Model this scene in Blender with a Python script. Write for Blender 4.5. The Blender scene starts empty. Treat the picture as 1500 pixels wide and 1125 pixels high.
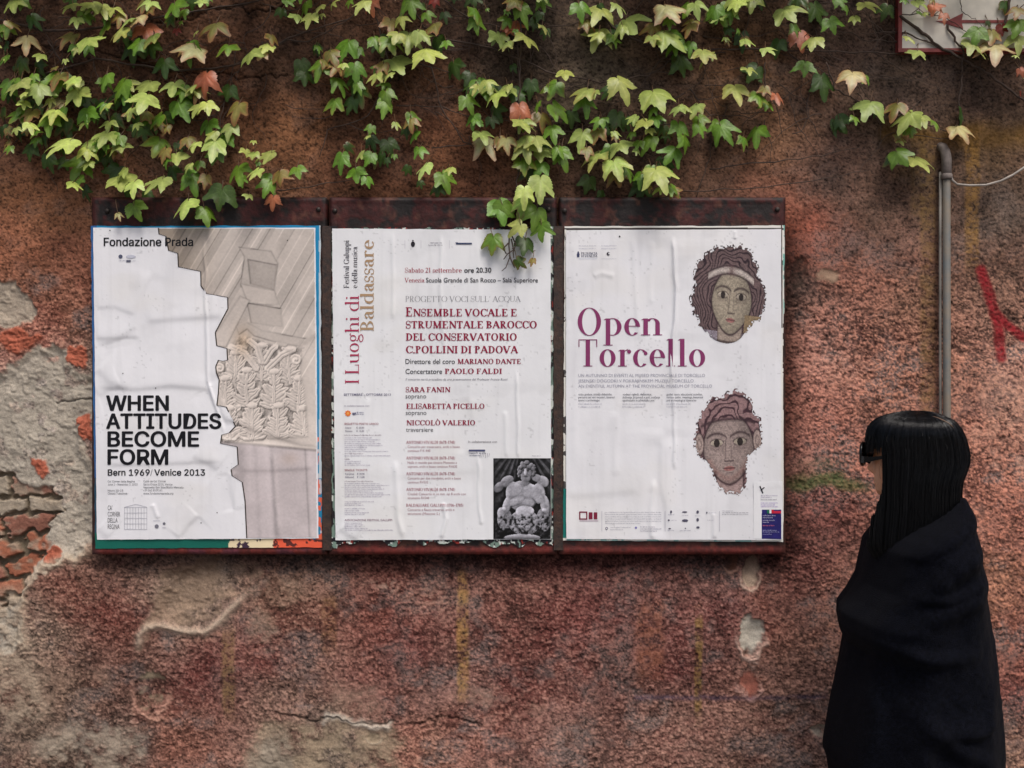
import bpy, bmesh, math, random
import numpy as np
from mathutils import Vector, Matrix
S = bpy.context.scene
COL = S.collection
rad = math.radians

# ---------------------------------------------------------------- camera, sky, sun, exposure
CAM_Y, CAM_Z, FPX = -2.9, 1.62, 1386.0          # metres, metres, focal length in photo pixels (1500 wide)
cam_d = bpy.data.cameras.new('camera')
cam = bpy.data.objects.new('camera', cam_d)
COL.objects.link(cam)
cam.location = (0, CAM_Y, CAM_Z)
cam.rotation_euler = (rad(90), 0, 0)
cam_d.sensor_width = 36
cam_d.lens = 36 * FPX / 1500
cam_d.clip_end = 500
cam_d.clip_start = 0.05
S.camera = cam

SUN_EL, SUN_AZ = 60, 24                          # degrees; azimuth to the right of straight-at-the-wall
w = bpy.data.worlds.new('World'); S.world = w; w.use_nodes = True
nt = w.node_tree
sky = nt.nodes.new('ShaderNodeTexSky'); sky.sky_type = 'NISHITA'; sky.sun_disc = False
sky.sun_elevation = rad(SUN_EL); sky.sun_rotation = rad(180 - SUN_AZ)
sky.dust_density = 5.0; sky.ozone_density = 0.6; sky.air_density = 0.8
bg = nt.nodes['Background']; bg.inputs[1].default_value = 0.085
nt.links.new(sky.outputs[0], bg.inputs[0])
sun_d = bpy.data.lights.new('sun', 'SUN'); sun_d.energy = 1.35; sun_d.angle = rad(24); sun_d.color = (1, .97, .93)
sun = bpy.data.objects.new('sun', sun_d); COL.objects.link(sun)
sd = Vector((math.sin(rad(SUN_AZ)) * math.cos(rad(SUN_EL)), -math.cos(rad(SUN_AZ)) * math.cos(rad(SUN_EL)), math.sin(rad(SUN_EL))))
sun.rotation_euler = sd.to_track_quat('Z', 'Y').to_euler()
S.view_settings.view_transform = 'Standard'; S.view_settings.look = 'None'
S.view_settings.exposure = 0.6; S.view_settings.gamma = 1
S.render.engine = 'CYCLES'
S.cycles.max_bounces = 6

# ---------------------------------------------------------------- helpers
def W(px, py, y=0.0):
    """point of the depth plane y (metres from the wall, negative = in front) seen at photo pixel px, py"""
    d = y - CAM_Y
    return ((px - 750) / FPX * d, y, CAM_Z - (py - 562.5) / FPX * d)

def lin(c):
    c = np.asarray(c, float) / 255.0
    return np.where(c <= .04045, c / 12.92, ((c + .055) / 1.055) ** 2.4)

_NT = {}
def noise2(x, y, seed=0):
    """smooth value noise in -1..1"""
    T = _NT.get(seed)
    if T is None: T = _NT[seed] = np.random.RandomState(seed).rand(256, 256) * 2 - 1
    xi = np.floor(x).astype(int); yi = np.floor(y).astype(int)
    fx = x - xi; fy = y - yi
    fx = fx * fx * fx * (fx * (fx * 6 - 15) + 10); fy = fy * fy * fy * (fy * (fy * 6 - 15) + 10)
    a = T[yi & 255, xi & 255]; b = T[yi & 255, (xi + 1) & 255]
    c = T[(yi + 1) & 255, xi & 255]; d = T[(yi + 1) & 255, (xi + 1) & 255]
    return (a * (1 - fx) + b * fx) * (1 - fy) + (c * (1 - fx) + d * fx) * fy

def fbm(x, y, oct=4, seed=0, gain=.5):
    s = 0; a = 1; t = 0
    for k in range(oct):
        s = s + a * noise2(x * 2 ** k + 17.3 * k, y * 2 ** k + 9.1 * k, seed + k); t += a; a *= gain
    return s / t

def sstep(a, b, x):
    t = np.clip((x - a) / (b - a), 0, 1); return t * t * (3 - 2 * t)

def segdist(px, py, pts):
    """distance to a polyline and the 0..1 position along it"""
    best = np.full(np.shape(px), 1e9); par = np.zeros(np.shape(px)); n = len(pts) - 1; sgn = np.zeros(np.shape(px))
    for k in range(n):
        (ax, ay), (bx, by) = pts[k], pts[k + 1]
        dx, dy = bx - ax, by - ay
        t = np.clip(((px - ax) * dx + (py - ay) * dy) / (dx * dx + dy * dy + 1e-9), 0, 1)
        d = np.hypot(px - ax - t * dx, py - ay - t * dy)
        m = d < best
        best = np.where(m, d, best); par = np.where(m, (k + t) / n, par)
        sgn = np.where(m, np.sign((px - ax) * dy - (py - ay) * dx), sgn)
    return best, par, sgn

def inpoly(px, py, poly):
    ins = np.zeros(np.shape(px), bool); n = len(poly)
    for i in range(n):
        x1, y1 = poly[i]; x2, y2 = poly[(i + 1) % n]
        if y1 == y2: continue
        c = ((y1 > py) != (y2 > py)) & (px < (x2 - x1) * (py - y1) / (y2 - y1) + x1)
        ins ^= c
    return ins

def polydist(px, py, poly):
    """signed distance to a polygon, positive inside"""
    d, _, _ = segdist(px, py, list(poly) + [poly[0]])
    return np.where(inpoly(px, py, poly), d, -d)

class MB:
    """collects geometry that becomes ONE mesh object"""
    def __init__(self): self.v = []; self.f = []; self.c = []
    def add(self, verts, faces, col=None):
        o = len(self.v); self.v += [tuple(p) for p in verts]; self.f += [tuple(i + o for i in f) for f in faces]
        if col is not None:
            c = np.asarray(col, float)
            self.c += [tuple(c)] * len(verts) if c.ndim == 1 else [tuple(k) for k in c]
    def tube(self, pts, r, n=6, col=None, cap=True):
        pts = [Vector(p) for p in pts]; m = len(pts)
        rr = [r] * m if np.isscalar(r) else r
        vs = []; fs = []; up = None
        for i, p in enumerate(pts):
            t = (pts[min(i + 1, m - 1)] - pts[max(i - 1, 0)])
            if t.length < 1e-9: t = Vector((0, 0, 1))
            t.normalize()
            if up is None:
                up = t.orthogonal()
            up = (up - t * up.dot(t)); up.normalize(); bi = t.cross(up)
            for k in range(n):
                a = 2 * math.pi * k / n
                vs.append(p + (up * math.cos(a) + bi * math.sin(a)) * rr[i])
        for i in range(m - 1):
            for k in range(n):
                fs.append((i * n + k, i * n + (k + 1) % n, (i + 1) * n + (k + 1) % n, (i + 1) * n + k))
        if cap: fs += [tuple(reversed(range(n))), tuple(range((m - 1) * n, m * n))]
        self.add(vs, fs, col)
    def box(self, x0, x1, y0, y1, z0, z1, col=None):
        v = [(x, y, z) for x in (x0, x1) for y in (y0, y1) for z in (z0, z1)]
        self.add(v, [(0, 1, 3, 2), (4, 6, 7, 5), (0, 4, 5, 1), (2, 3, 7, 6), (0, 2, 6, 4), (1, 5, 7, 3)], col)
    def build(self, name, mat, parent=None, smooth=False, bevel=0):
        me = bpy.data.meshes.new(name); me.from_pydata(self.v, [], self.f)
        if self.c:
            at = me.color_attributes.new('Col', 'FLOAT_COLOR', 'POINT')
            a = np.ones((len(self.v), 4), np.float32); a[:, :3] = np.array(self.c)[:, :3]
            at.data.foreach_set('color', a.ravel())
        if bevel:
            bm = bmesh.new(); bm.from_mesh(me)
            bmesh.ops.bevel(bm, geom=list(bm.edges), offset=bevel, segments=2, affect='EDGES', profile=.6)
            bm.to_mesh(me); bm.free()
        if smooth: me.polygons.foreach_set('use_smooth', [True] * len(me.polygons))
        me.update()
        o = bpy.data.objects.new(name, me); COL.objects.link(o)
        if mat: me.materials.append(mat)
        if parent: attach(o, parent)
        return o

def attach(o, parent):
    o.parent = parent
    o.matrix_parent_inverse = Matrix.Translation(-Vector(parent.location)) if parent.type == 'EMPTY' or parent.location.length else Matrix()

def grid_obj(name, P, C, mat, parent=None, keep=None, smooth=True):
    """P (h,w,3) points, C (h,w,3) colours, keep (h-1,w-1) faces"""
    h, wd = P.shape[:2]
    idx = np.arange(h * wd).reshape(h, wd)
    q = np.stack([idx[:-1, :-1], idx[1:, :-1], idx[1:, 1:], idx[:-1, 1:]], -1)
    q = q[keep] if keep is not None else q.reshape(-1, 4)
    used = np.zeros(h * wd, bool); used[q.ravel()] = True
    remap = np.cumsum(used) - 1
    v = P.reshape(-1, 3)[used].astype(np.float32); q = remap[q].astype(np.int32)
    me = bpy.data.meshes.new(name)
    me.vertices.add(len(v)); me.vertices.foreach_set('co', v.ravel())
    me.loops.add(q.size); me.loops.foreach_set('vertex_index', q.ravel())
    me.polygons.add(len(q)); me.polygons.foreach_set('loop_start', np.arange(0, q.size, 4, dtype=np.int32))
    if smooth: me.polygons.foreach_set('use_smooth', np.ones(len(q), bool))
    if C is not None:
        at = me.color_attributes.new('Col', 'FLOAT_COLOR', 'POINT')
        c = np.ones((len(v), 4), np.float32); c[:, :3] = C.reshape(-1, 3)[used]
        at.data.foreach_set('color', c.ravel())
    me.update(calc_edges=True); me.validate()
    o = bpy.data.objects.new(name, me); COL.objects.link(o)
    if mat: me.materials.append(mat)
    if parent: attach(o, parent)
    return o

def tag(o, label=None, cat=None, group=None, kind=None):
    if label: o['label'] = label
    if cat: o['category'] = cat
    if group: o['group'] = group
    if kind: o['kind'] = kind
    return o

def thing(name, loc, label, cat, group=None):
    o = bpy.data.objects.new(name, None); o.empty_display_size = .1; o.location = loc; COL.objects.link(o)
    return tag(o, label, cat, group)

def mat(name, col=(.5, .5, .5), rough=.6, attr=False, spec=.5, metal=0, var=0, vscale=40, bump=0, bscale=200, trans=0, coat=0, sheen=0, col2=None, aniso=0):
    m = bpy.data.materials.new(name); m.use_nodes = True
    n = m.node_tree.nodes; L = m.node_tree.links; p = n['Principled BSDF']
    p.inputs['Roughness'].default_value = rough; p.inputs['Specular IOR Level'].default_value = spec
    p.inputs['Metallic'].default_value = metal; p.inputs['Coat Weight'].default_value = coat
    p.inputs['Sheen Weight'].default_value = sheen
    p.inputs['Base Color'].default_value = (*col, 1)
    tc = n.new('ShaderNodeTexCoord'); src = None
    if attr:
        a = n.new('ShaderNodeVertexColor'); a.layer_name = 'Col'; src = a.outputs[0]
    if var:
        nz = n.new('ShaderNodeTexNoise'); nz.inputs['Scale'].default_value = vscale; nz.inputs['Detail'].default_value = 5
        L.new(tc.outputs['Object'], nz.inputs['Vector'])
        mr = n.new('ShaderNodeMapRange'); mr.inputs[1].default_value = .3; mr.inputs[2].default_value = .7
        mx = n.new('ShaderNodeMix'); mx.data_type = 'RGBA'
        L.new(nz.outputs[0], mr.inputs[0])
        if col2 is not None:
            L.new(mr.outputs[0], mx.inputs['Factor'])
            mx.inputs['A'].default_value = (*col, 1); mx.inputs['B'].default_value = (*col2, 1)
            src = mx.outputs['Result']
        else:
            mr.inputs[3].default_value = 1 - var; mr.inputs[4].default_value = 1 + var
            mx.blend_type = 'MULTIPLY'; mx.inputs['Factor'].default_value = 1
            if src: L.new(src, mx.inputs['A'])
            else: mx.inputs['A'].default_value = (*col, 1)
            L.new(mr.outputs[0], mx.inputs['B']); src = mx.outputs['Result']
    if src: L.new(src, p.inputs['Base Color'])
    if bump:
        nb = n.new('ShaderNodeTexNoise'); nb.inputs['Scale'].default_value = bscale; nb.inputs['Detail'].default_value = 6
        L.new(tc.outputs['Object'], nb.inputs['Vector'])
        b = n.new('ShaderNodeBump'); b.inputs['Strength'].default_value = bump; b.inputs['Distance'].default_value = .003
        L.new(nb.outputs[0], b.inputs['Height']); L.new(b.outputs[0], p.inputs['Normal'])
    if trans:
        tr = n.new('ShaderNodeBsdfTranslucent'); ms = n.new('ShaderNodeMixShader'); ms.inputs[0].default_value = trans
        if src: L.new(src, tr.inputs[0])
        else: tr.inputs[0].default_value = (*col, 1)
        L.new(p.outputs[0], ms.inputs[1]); L.new(tr.outputs[0], ms.inputs[2])
        L.new(ms.outputs[0], n['Material Output'].inputs[0])
    return m
random.seed(7); rng = np.random.RandomState(7)

# ---------------------------------------------------------------- ground
gm = mat('grey_paving', (.16, .15, .14), .85, var=.35, vscale=6, bump=.4, bscale=30)
g = MB(); g.add([(-200, -200, 0), (200, -200, 0), (200, 200, 0), (-200, 200, 0)], [(0, 1, 2, 3)])
tag(g.build('ground', gm), 'grey stone paving of the lane along the wall', kind='structure')

# ---------------------------------------------------------------- the weathered wall
def axis(lo, hi, step, far_lo, far_hi):
    a = list(np.arange(lo, hi + 1e-6, step)); s = step
    while a[-1] < far_hi: s *= 1.12; a.append(a[-1] + s)
    s = step
    while a[0] > far_lo: s *= 1.12; a.insert(0, a[0] - s)
    return np.array(a)
xs = axis(-1.66, 1.66, .0029, -6, 6); zs = axis(.40, 2.84, .0029, -.05, 5.5)
GX, GZ = np.meshgrid(xs, zs[::-1])
PX = 750 + GX * FPX / 2.9; PY = 562.5 - (GZ - CAM_Z) * FPX / 2.9
wx = fbm(PX / 55, PY / 55, 4, 11) * 22; wy = fbm(PX / 55, PY / 55, 4, 31) * 22
QX, QY = PX + wx, PY + wy
fx_ = fbm(PX / 14, PY / 14, 3, 51) * 5; fy_ = fbm(PX / 14, PY / 14, 3, 61) * 5
RX, RY = PX + .45 * wx + 1.7 * fx_, PY + .45 * wy + 1.7 * fy_           # finer ragged outline

ctrl = [  # px, py, colour the wall has there
 (0, 20, 72, 48, 34), (150, 100, 74, 48, 33), (330, 120, 86, 54, 36), (430, 190, 122, 78, 48), (420, 80, 78, 52, 36), (560, 190, 92, 58, 38),
 (640, 230, 112, 70, 45), (520, 270, 96, 60, 40), (700, 250, 96, 60, 40), (760, 60, 66, 53, 42), (860, 110, 84, 70, 55), (900, 200, 70, 52, 40),
 (1000, 60, 66, 48, 36), (1080, 110, 110, 76, 50), (1140, 180, 108, 74, 50), (1020, 250, 84, 58, 42), (1210, 60, 64, 46, 34), (1290, 180, 80, 60, 46),
 (1230, 260, 82, 58, 44), (1440, 140, 68, 50, 38), (1450, 210, 88, 62, 34), (1300, 110, 84, 64, 50), (1460, 300, 96, 74, 58), (1280, 320, 98, 72, 54),
 (40, 270, 112, 72, 46), (90, 300, 118, 76, 50), (30, 360, 132, 80, 54), (100, 370, 116, 70, 50), (100, 450, 134, 84, 62), (40, 510, 150, 92, 70),
 (120, 600, 130, 112, 96), (60, 560, 156, 144, 128), (60, 640, 158, 147, 130), (110, 720, 150, 134, 116), (100, 860, 116, 76, 60), (20, 930, 140, 118, 98),
 (60, 1000, 118, 94, 76), (160, 920, 104, 58, 46), (150, 1000, 110, 76, 62), (290, 880, 136, 118, 98), (60, 1080, 104, 84, 68), (180, 1090, 112, 88, 74),
 (300, 980, 104, 58, 50), (260, 1100, 132, 84, 66), (380, 960, 118, 70, 60), (420, 870, 112, 82, 64), (420, 1010, 122, 92, 76), (470, 1100, 128, 112, 92),
 (560, 900, 112, 62, 50), (600, 960, 110, 58, 50), (560, 1020, 118, 76, 64), (650, 1000, 122, 86, 74), (620, 1100, 140, 98, 78), (720, 900, 114, 72, 60),
 (760, 980, 108, 66, 56), (720, 1090, 138, 92, 76), (850, 900, 112, 62, 54), (900, 1000, 106, 66, 56), (820, 1080, 128, 92, 78), (950, 900, 108, 66, 58),
 (1000, 960, 106, 62, 54), (1000, 1080, 136, 100, 84), (1060, 900, 116, 76, 68), (1150, 900, 122, 76, 60), (1180, 980, 122, 84, 68), (1160, 1080, 138, 104, 86),
 (1190, 350, 150, 76, 52), (1170, 420, 82, 62, 52), (1260, 400, 142, 86, 64), (1230, 480, 152, 98, 78), (1190, 540, 158, 102, 84), (1290, 560, 154, 96, 70),
 (1220, 620, 150, 88, 68), (1330, 450, 126, 84, 60), (1180, 680, 140, 92, 78), (1260, 690, 150, 88, 66), (1200, 760, 118, 56, 48), (1170, 830, 104, 56, 48),
 (1230, 850, 140, 88, 68), (1440, 420, 118, 82, 62), (1420, 560, 150, 96, 72), (1470, 560, 172, 122, 100), (1440, 660, 166, 104, 80), (1480, 760, 158, 94, 70),
 (1480, 860, 150, 96, 66), (1490, 950, 138, 78, 58), (1490, 1020, 116, 54, 44), (1490, 1100, 134, 100, 78), (1200, 930, 148, 100, 78), (1330, 640, 140, 86, 64)]
num = np.zeros(GX.shape + (3,)); den = np.zeros(GX.shape)
for (cx, cy, r, gg, b) in ctrl:
    wgt = 1 / ((QX - cx) ** 2 + (QY - cy) ** 2 + 900) ** 1.6
    num += wgt[..., None] * lin((r, gg, b)); den += wgt
BASE = num / den[..., None]

lower = sstep(300, 480, PY)
n_big = fbm(PX / 300, PY / 260, 3, 3); n_med = fbm(PX / 42, PY / 36, 4, 5); n_sml = fbm(PX / 13, PY / 11, 3, 8)
# roughcast grain: streaky flakes
gw = fbm(PX / 30, PY / 30, 2, 71)
grain = fbm((PX + gw * 7) / 5.6, (PY + gw * 4 + .15 * PX) / 4.1, 3, 81, .72)
grain2 = fbm((PX + 3 * grain) / 3.6, PY / 3.0, 2, 91)
ridg = 1 - np.abs(grain) * 2.2
rough_amt = .62 + .48 * lower
worn = sstep(.05, .5, fbm(PX / 85, PY / 60, 4, 121) + .25 * n_sml); rough_amt = rough_amt * (1.15 - .9 * worn)
H = .010 * n_big + .0045 * n_med * (.6 + .4 * lower) + rough_amt * (.0022 * grain + .0021 * grain2)

speck = fbm(PX / 2.3, PY / 2.0, 2, 95)
C = BASE * np.array([.97, 1.00, 1.10]) * (1.32 - .33 * lower)[..., None] * (1 + (1 - lower)[..., None] * np.array([-.02, .03, -.01]))
C = C * (1 + .56 * n_med[..., None] + .28 * n_sml[..., None] + .26 * n_big[..., None])
# red limewash that survives in ragged patches
red = .85 * sstep(-.05, .42, fbm(PX / 75, PY / 60, 4, 15) + .25 * n_sml) * (.10 + .32 * lower)
redc = lin((122, 46, 42)) * 1.1
C = C * (1 - .55 * red[..., None]) + .55 * red[..., None] * redc * (.6 + BASE.mean(-1, keepdims=True) * 4.0)
gry = sstep(.12, .6, fbm(PX / 64, PY / 52, 4, 25) + .3 * n_sml) * (.25 + .3 * lower)
greyc = BASE.mean(-1, keepdims=True) * np.array([1.28, 1.2, 1.14])
C = C * (1 - gry[..., None]) + gry[..., None] * greyc
dsat = (sstep(1100, 1250, PX) * .22 + .10)[..., None]; C = C * (1 - dsat) + dsat * C.mean(-1, keepdims=True) * np.array([1.25, 1.0, .92])
C = C * (1 - .45 * worn[..., None]) + .45 * worn[..., None] * (C * .7 + BASE.mean(-1, keepdims=True) * np.array([.62, .50, .44]))
# worn, paler tips of the grain and its darker pits
tip = sstep(.10, .55, grain + .4 * grain2) * (.16 + .40 * lower)
tipc = BASE * 1.9 + np.array([.10, .082, .07]) * lower[..., None]
C = C * (1 - tip[..., None]) + tip[..., None] * tipc
pit = sstep(.12, .6, -grain + .2 * grain2)
C = C * (1 - .55 * pit[..., None]) * (1 + .58 * speck)[..., None]
rgt = sstep(1120, 1200, PX) * lower * (1 - sstep(720, 800, PY)); fl = sstep(.22, .58, speck + .5 * grain + .25 * rgt + .3 * n_med) * (.15 + .45 * lower + .15 * rgt); C = C * (1 - fl[..., None]) + fl[..., None] * (BASE * 1.5 + np.array([.12, .09, .078]) * (.25 + .75 * lower)[..., None])
bl_ = sstep(.35, .6, -speck - .3 * grain); C = C * (1 - .5 * bl_[..., None])

def region(poly, soft=3, rag=True):
    d = polydist(RX if rag else PX, RY if rag else PY, poly)
    return sstep(-soft, soft, d), d
def put(m, col, noise=.18, k=1.3, ns=None):
    global C
    c = lin(col) * k * .86 * (1 + noise * (n_sml if ns is None else ns))[..., None]
    C = C * (1 - m[..., None]) + m[..., None] * c

# grey plaster bared on the left, a step back from the red render
G1 = [(-260, 560), (-60, 545), (10, 545), (40, 520), (75, 505), (98, 512), (100, 545), (138, 545), (150, 600), (120, 628), (128, 680), (142, 700), (142, 790), (120, 812), (70, 835), (40, 862),
      (28, 900), (34, 945), (-20, 965), (-260, 980)]
m1, d1 = region(G1)
lump = sstep(.15, .6, fbm(PX / 9, PY / 8, 2, 46)); smooth_h = .010 * n_big + .006 * fbm(PX / 60, PY / 50, 3, 44) + .0030 * fbm(PX / 16, PY / 14, 3, 45) + .0014 * grain2 + .003 * lump + .0008 * grain
H = H * (1 - m1) + m1 * (smooth_h - .013 + .010 * np.exp(-(d1 / 9) ** 2))
res1 = sstep(.22, .4, fbm(PX / 20, PY / 17, 4, 48)) * .75; put(m1 * .95 * (1 - res1), (163, 154, 140), .26, 1.28, .6 * n_sml + 1.2 * n_med + .5 * speck); put(m1 * sstep(-9, 1, -d1) * .5, (186, 172, 152), .2, 1.2)
G0 = [(-200, 425), (-20, 418), (25, 414), (45, 432), (58, 460), (40, 476), (5, 480), (-60, 500), (-200, 500)]
m0, d0 = region(G0)
H = H * (1 - m0) + m0 * (smooth_h - .009); put(m0 * .95, (160, 148, 132), .2, 1.25)
for ox, oy, rx, ry in ((127, 625, 11, 22), (62, 685, 13, 15), (25, 500, 30, 18), (112, 520, 16, 18), (75, 815, 11, 12)):
    e = ((RX - ox) / rx) ** 2 + ((RY - oy) / ry) ** 2
    mm = 1 - sstep(.7, 1.15, e); put(mm, (156, 88, 68), .35, 1.4, n_sml + grain * .8); H = H + mm * (.004 + .003 * grain)
# bare bricks in the hole at the left edge
BK = [(-300, 690), (0, 690), (28, 706), (62, 715), (84, 728), (96, 752), (70, 768), (62, 800), (66, 815), (40, 850), (26, 886), (-20, 905), (-300, 905)]
mb, db = region(BK, 3)
row = np.floor((RY - 700) / 29.0); off = np.where(row % 2 == 0, 8, 34)
bu = (RX - off) / 63.0; bi = np.floor(bu); fu = (bu - bi) * 63; fv = (RY - 700) - row * 29
edge = np.minimum(np.minimum(fu, 63 - fu), np.minimum(fv, 29 - fv))
bm_ = sstep(2.4, 4.6, edge + 2.2 * n_sml + 1.0 * grain)
rnd = (np.sin(row * 12.9898 + bi * 78.233) * 43758.5453) % 1
rnd2 = (np.sin(row * 39.3 + bi * 11.7) * 24634.63) % 1
hb = -.030 + bm_ * (.012 + .014 * rnd2) + .003 * n_sml + .0012 * grain2
H = H * (1 - mb) + mb * hb
bc = np.where((rnd > .62)[..., None], lin((150, 138, 122)), np.where((rnd > .3)[..., None], lin((150, 94, 72)), lin((130, 88, 74)))) * 1.12 * (1 + .3 * n_sml + .15 * n_med)[..., None]
smr = sstep(.0, .5, fbm(PX / 22, PY / 16, 3, 47)) * .8
bc = bc * (1 - smr[..., None]) + smr[..., None] * lin((152, 138, 120)) * (1 + .2 * n_sml)[..., None]
mo = lin((112, 100, 84)) * (1 + .3 * n_sml)[..., None]
C = C * (1 - mb[..., None]) + mb[..., None] * (mo * (1 - bm_[..., None]) + bc * bm_[..., None])
# lip of the raised render below the hole
d, t, s_ = segdist(RX, RY, [(135, 806), (100, 822), (66, 832), (44, 850), (32, 880), (30, 930), (36, 950)])
lip = np.exp(-(d / 7) ** 2); H = H + lip * .006; put(lip * .55, (196, 176, 152), .15, 1.2)
# scooped hollow with its bright lower lip
SC = [(214, 918), (222, 895), (232, 868), (236, 838), (262, 822), (320, 815), (372, 826), (384, 846), (362, 862), (336, 884), (322, 905), (300, 916), (262, 910), (240, 914), (224, 930), (206, 952)]
ms, ds = region(SC, 5)
H = H * (1 - ms) + ms * (smooth_h - .016 * sstep(0, 26, ds)); put(ms * .8 * sstep(-.8, .2, n_med + .6 * n_sml), (132, 112, 94), .3, 1.3, n_sml + n_med)
d, t, s_ = segdist(PX + .4 * fx_, PY + .4 * fy_, [(203, 955), (206, 930), (218, 918), (240, 916), (268, 922), (300, 926), (324, 910), (350, 880), (376, 856)])
lip = np.exp(-(d / 5.5) ** 2) * sstep(-.02, .1, t) * sstep(1.02, .8, t); H = H + lip * .011; put(lip * .6, (200, 180, 158), .15, 1.2)
def hollow(ox, oy, rx, ry, depth, col, rim=.004, rimc=None):
    global H
    e = np.sqrt(((PX + fx_ + .18 * wx - ox) / rx) ** 2 + ((PY + fy_ + .18 * wy - oy) / ry) ** 2) * (1 + .22 * n_sml + .12 * grain)
    mm = 1 - sstep(.75, 1.05, e)
    H = H * (1 - mm) + mm * (.010 * n_big - depth * (1 - e * .6) + .0012 * n_sml)
    put(mm * .9 * sstep(-.9, .1, n_med + .7 * n_sml), col, .3, 1.3, n_sml + n_med)
    r_ = np.exp(-((e - 1.18) / .16) ** 2) * sstep(-.3, .8, (PY - oy) / ry)
    H = H + r_ * rim
    if rimc is not None: put(r_ * .75, rimc, .2, 1.25)
hollow(222, 1010, 22, 34, .016, (142, 128, 106), .005, (196, 150, 130))
hollow(1101, 930, 17, 30, .016, (178, 172, 158), .005, (226, 190, 172))
hollow(1098, 836, 11, 26, .012, (170, 150, 130), .003, (210, 180, 160))
hollow(1072, 822, 9, 14, .008, (120, 84, 66), .003, (190, 150, 130))
hollow(1100, 1000, 14, 18, .006, (150, 92, 78), .004, (206, 160, 146))
hollow(1205, 1072, 16, 10, .012, (164, 154, 138), .002)
hollow(546, 1079, 12, 9, .022, (70, 60, 50), .004, (206, 196, 178))
hollow(1170, 400, 15, 26, .012, (62, 52, 44), .002)
hollow(1215, 403, 20, 11, .004, (160, 134, 112), .001)
# grey patches at the foot
for poly, colr in (([(48, 1072), (110, 1062), (175, 1066), (220, 1080), (205, 1110), (170, 1180), (90, 1180), (80, 1120), (45, 1095)], (150, 138, 122)),
                   ([(385, 1062), (470, 1056), (575, 1062), (592, 1085), (575, 1110), (600, 1180), (370, 1180), (360, 1100)], (146, 130, 108)),
                   ([(375, 1080), (420, 1070), (430, 1180), (330, 1180)], (140, 130, 116))):
    mm, dd = region(poly, 12); mm = mm * sstep(-.75, .25, n_med + .8 * n_sml + .3 * grain)
    H = H * (1 - .8 * mm) + .8 * mm * (smooth_h - .006); put(mm * .75, colr, .25, 1.25, n_sml + n_med)
d, t, s_ = segdist(RX, RY, [(470, 1057), (500, 1055), (540, 1060), (570, 1062)])
put(np.exp(-(d / 5) ** 2) * .7, (214, 204, 188), .2, 1.2); H = H + .006 * np.exp(-(d / 5) ** 2)
# the pale bared plaster runs on down the left edge
for poly, colr, a in (([(-200, 850), (30, 862), (36, 900), (30, 950), (60, 985), (70, 1040), (30, 1075), (-200, 1100)], (150, 134, 116), .75), ([(60, 985), (150, 975), (170, 1010), (120, 1040), (70, 1030)], (132, 108, 92), .45), ([(380, 850), (440, 842), (430, 905), (396, 960), (366, 930)], (138, 116, 98), .45), ([(470, 1005), (545, 1000), (560, 1050), (480, 1052)], (136, 114, 98), .4), ([(655, 1010), (760, 1005), (790, 1040), (700, 1060)], (150, 122, 106), .4), ([(1395, 560), (1500, 540), (1560, 700), (1440, 690)], (176, 136, 116), .4)):
    mm, dd = region(poly, 16); mm = mm * sstep(-.5, .4, n_med + .8 * n_sml + .4 * grain); H = H * (1 - .5 * mm) + .5 * mm * (smooth_h - .003); put(mm * a, colr, .3, 1.25, n_sml + n_med)
# bright scuffs
for ox, oy, rx, ry, colr, a in ((640, 880, 40, 30, (176, 140, 122), .4), (560, 862, 30, 10, (190, 168, 148), .4), (300, 935, 26, 6, (190, 140, 120), .5), (1180, 520, 30, 40, (190, 140, 122), .4), (1240, 545, 40, 30, (206, 160, 140), .35),
                              (1480, 600, 40, 60, (206, 160, 136), .4), (780, 860, 60, 20, (170, 130, 112), .3), (870, 125, 40, 40, (120, 108, 88), .5), (40, 300, 60, 30, (130, 86, 58), .4)):
    e = ((QX - ox) / rx) ** 2 + ((QY - oy) / ry) ** 2
    put(np.exp(-e) * a * sstep(-.3, .4, grain), colr, .3, 1.3)
# stains: yellow and mustard drips, moss, soot beside the boards, dirt and painted shade below them, blue line, pipe stain
def drip(ox, y0, y1, wd, colr, a):
    e = np.abs(PX + .25 * fx_ + .06 * wx - ox) / wd
    m_ = (1 - sstep(.6, 1.25, e)) * sstep(y0 - 14, y0 + 14, PY + fy_ * 3) * (1 - sstep(y1 - 30, y1 + 10, PY + fy_ * 3)) * sstep(-.7, .5, grain + .6 * n_sml + .4 * speck)
    put(m_ * a, colr, .3, 1.25)
drip(678, 836, 1030, 9, (156, 120, 62), .62); drip(335, 925, 1050, 10, (126, 106, 60), .5); drip(482, 870, 960, 12, (128, 94, 54), .4)
drip(1023, 895, 1065, 6, (128, 104, 48), .6); drip(952, 880, 1000, 22, (136, 80, 48), .4)
drip(1360, 195, 650, 13, (112, 88, 50), .6); drip(1424, 195, 400, 11, (136, 100, 42), .58); drip(1347, 190, 330, 14, (104, 82, 42), .4)
d, t, s_ = segdist(QX, QY, [(1300, 195), (1420, 200), (1560, 190)]); put(np.exp(-(d / 13) ** 2) * .5, (112, 82, 32), .3, 1.2)
e = ((QX - 1205) / 62) ** 2 + ((QY - 711 - (PX - 1205) * .05) / 11) ** 2; put(np.exp(-e ** 2) * .8, (74, 86, 48), .4, 1.35, grain)
put(np.exp(-((QX - 1205) / 25) ** 2 - ((QY - 688) / 10) ** 2) * .4, (84, 84, 52), .4, 1.2)
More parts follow.
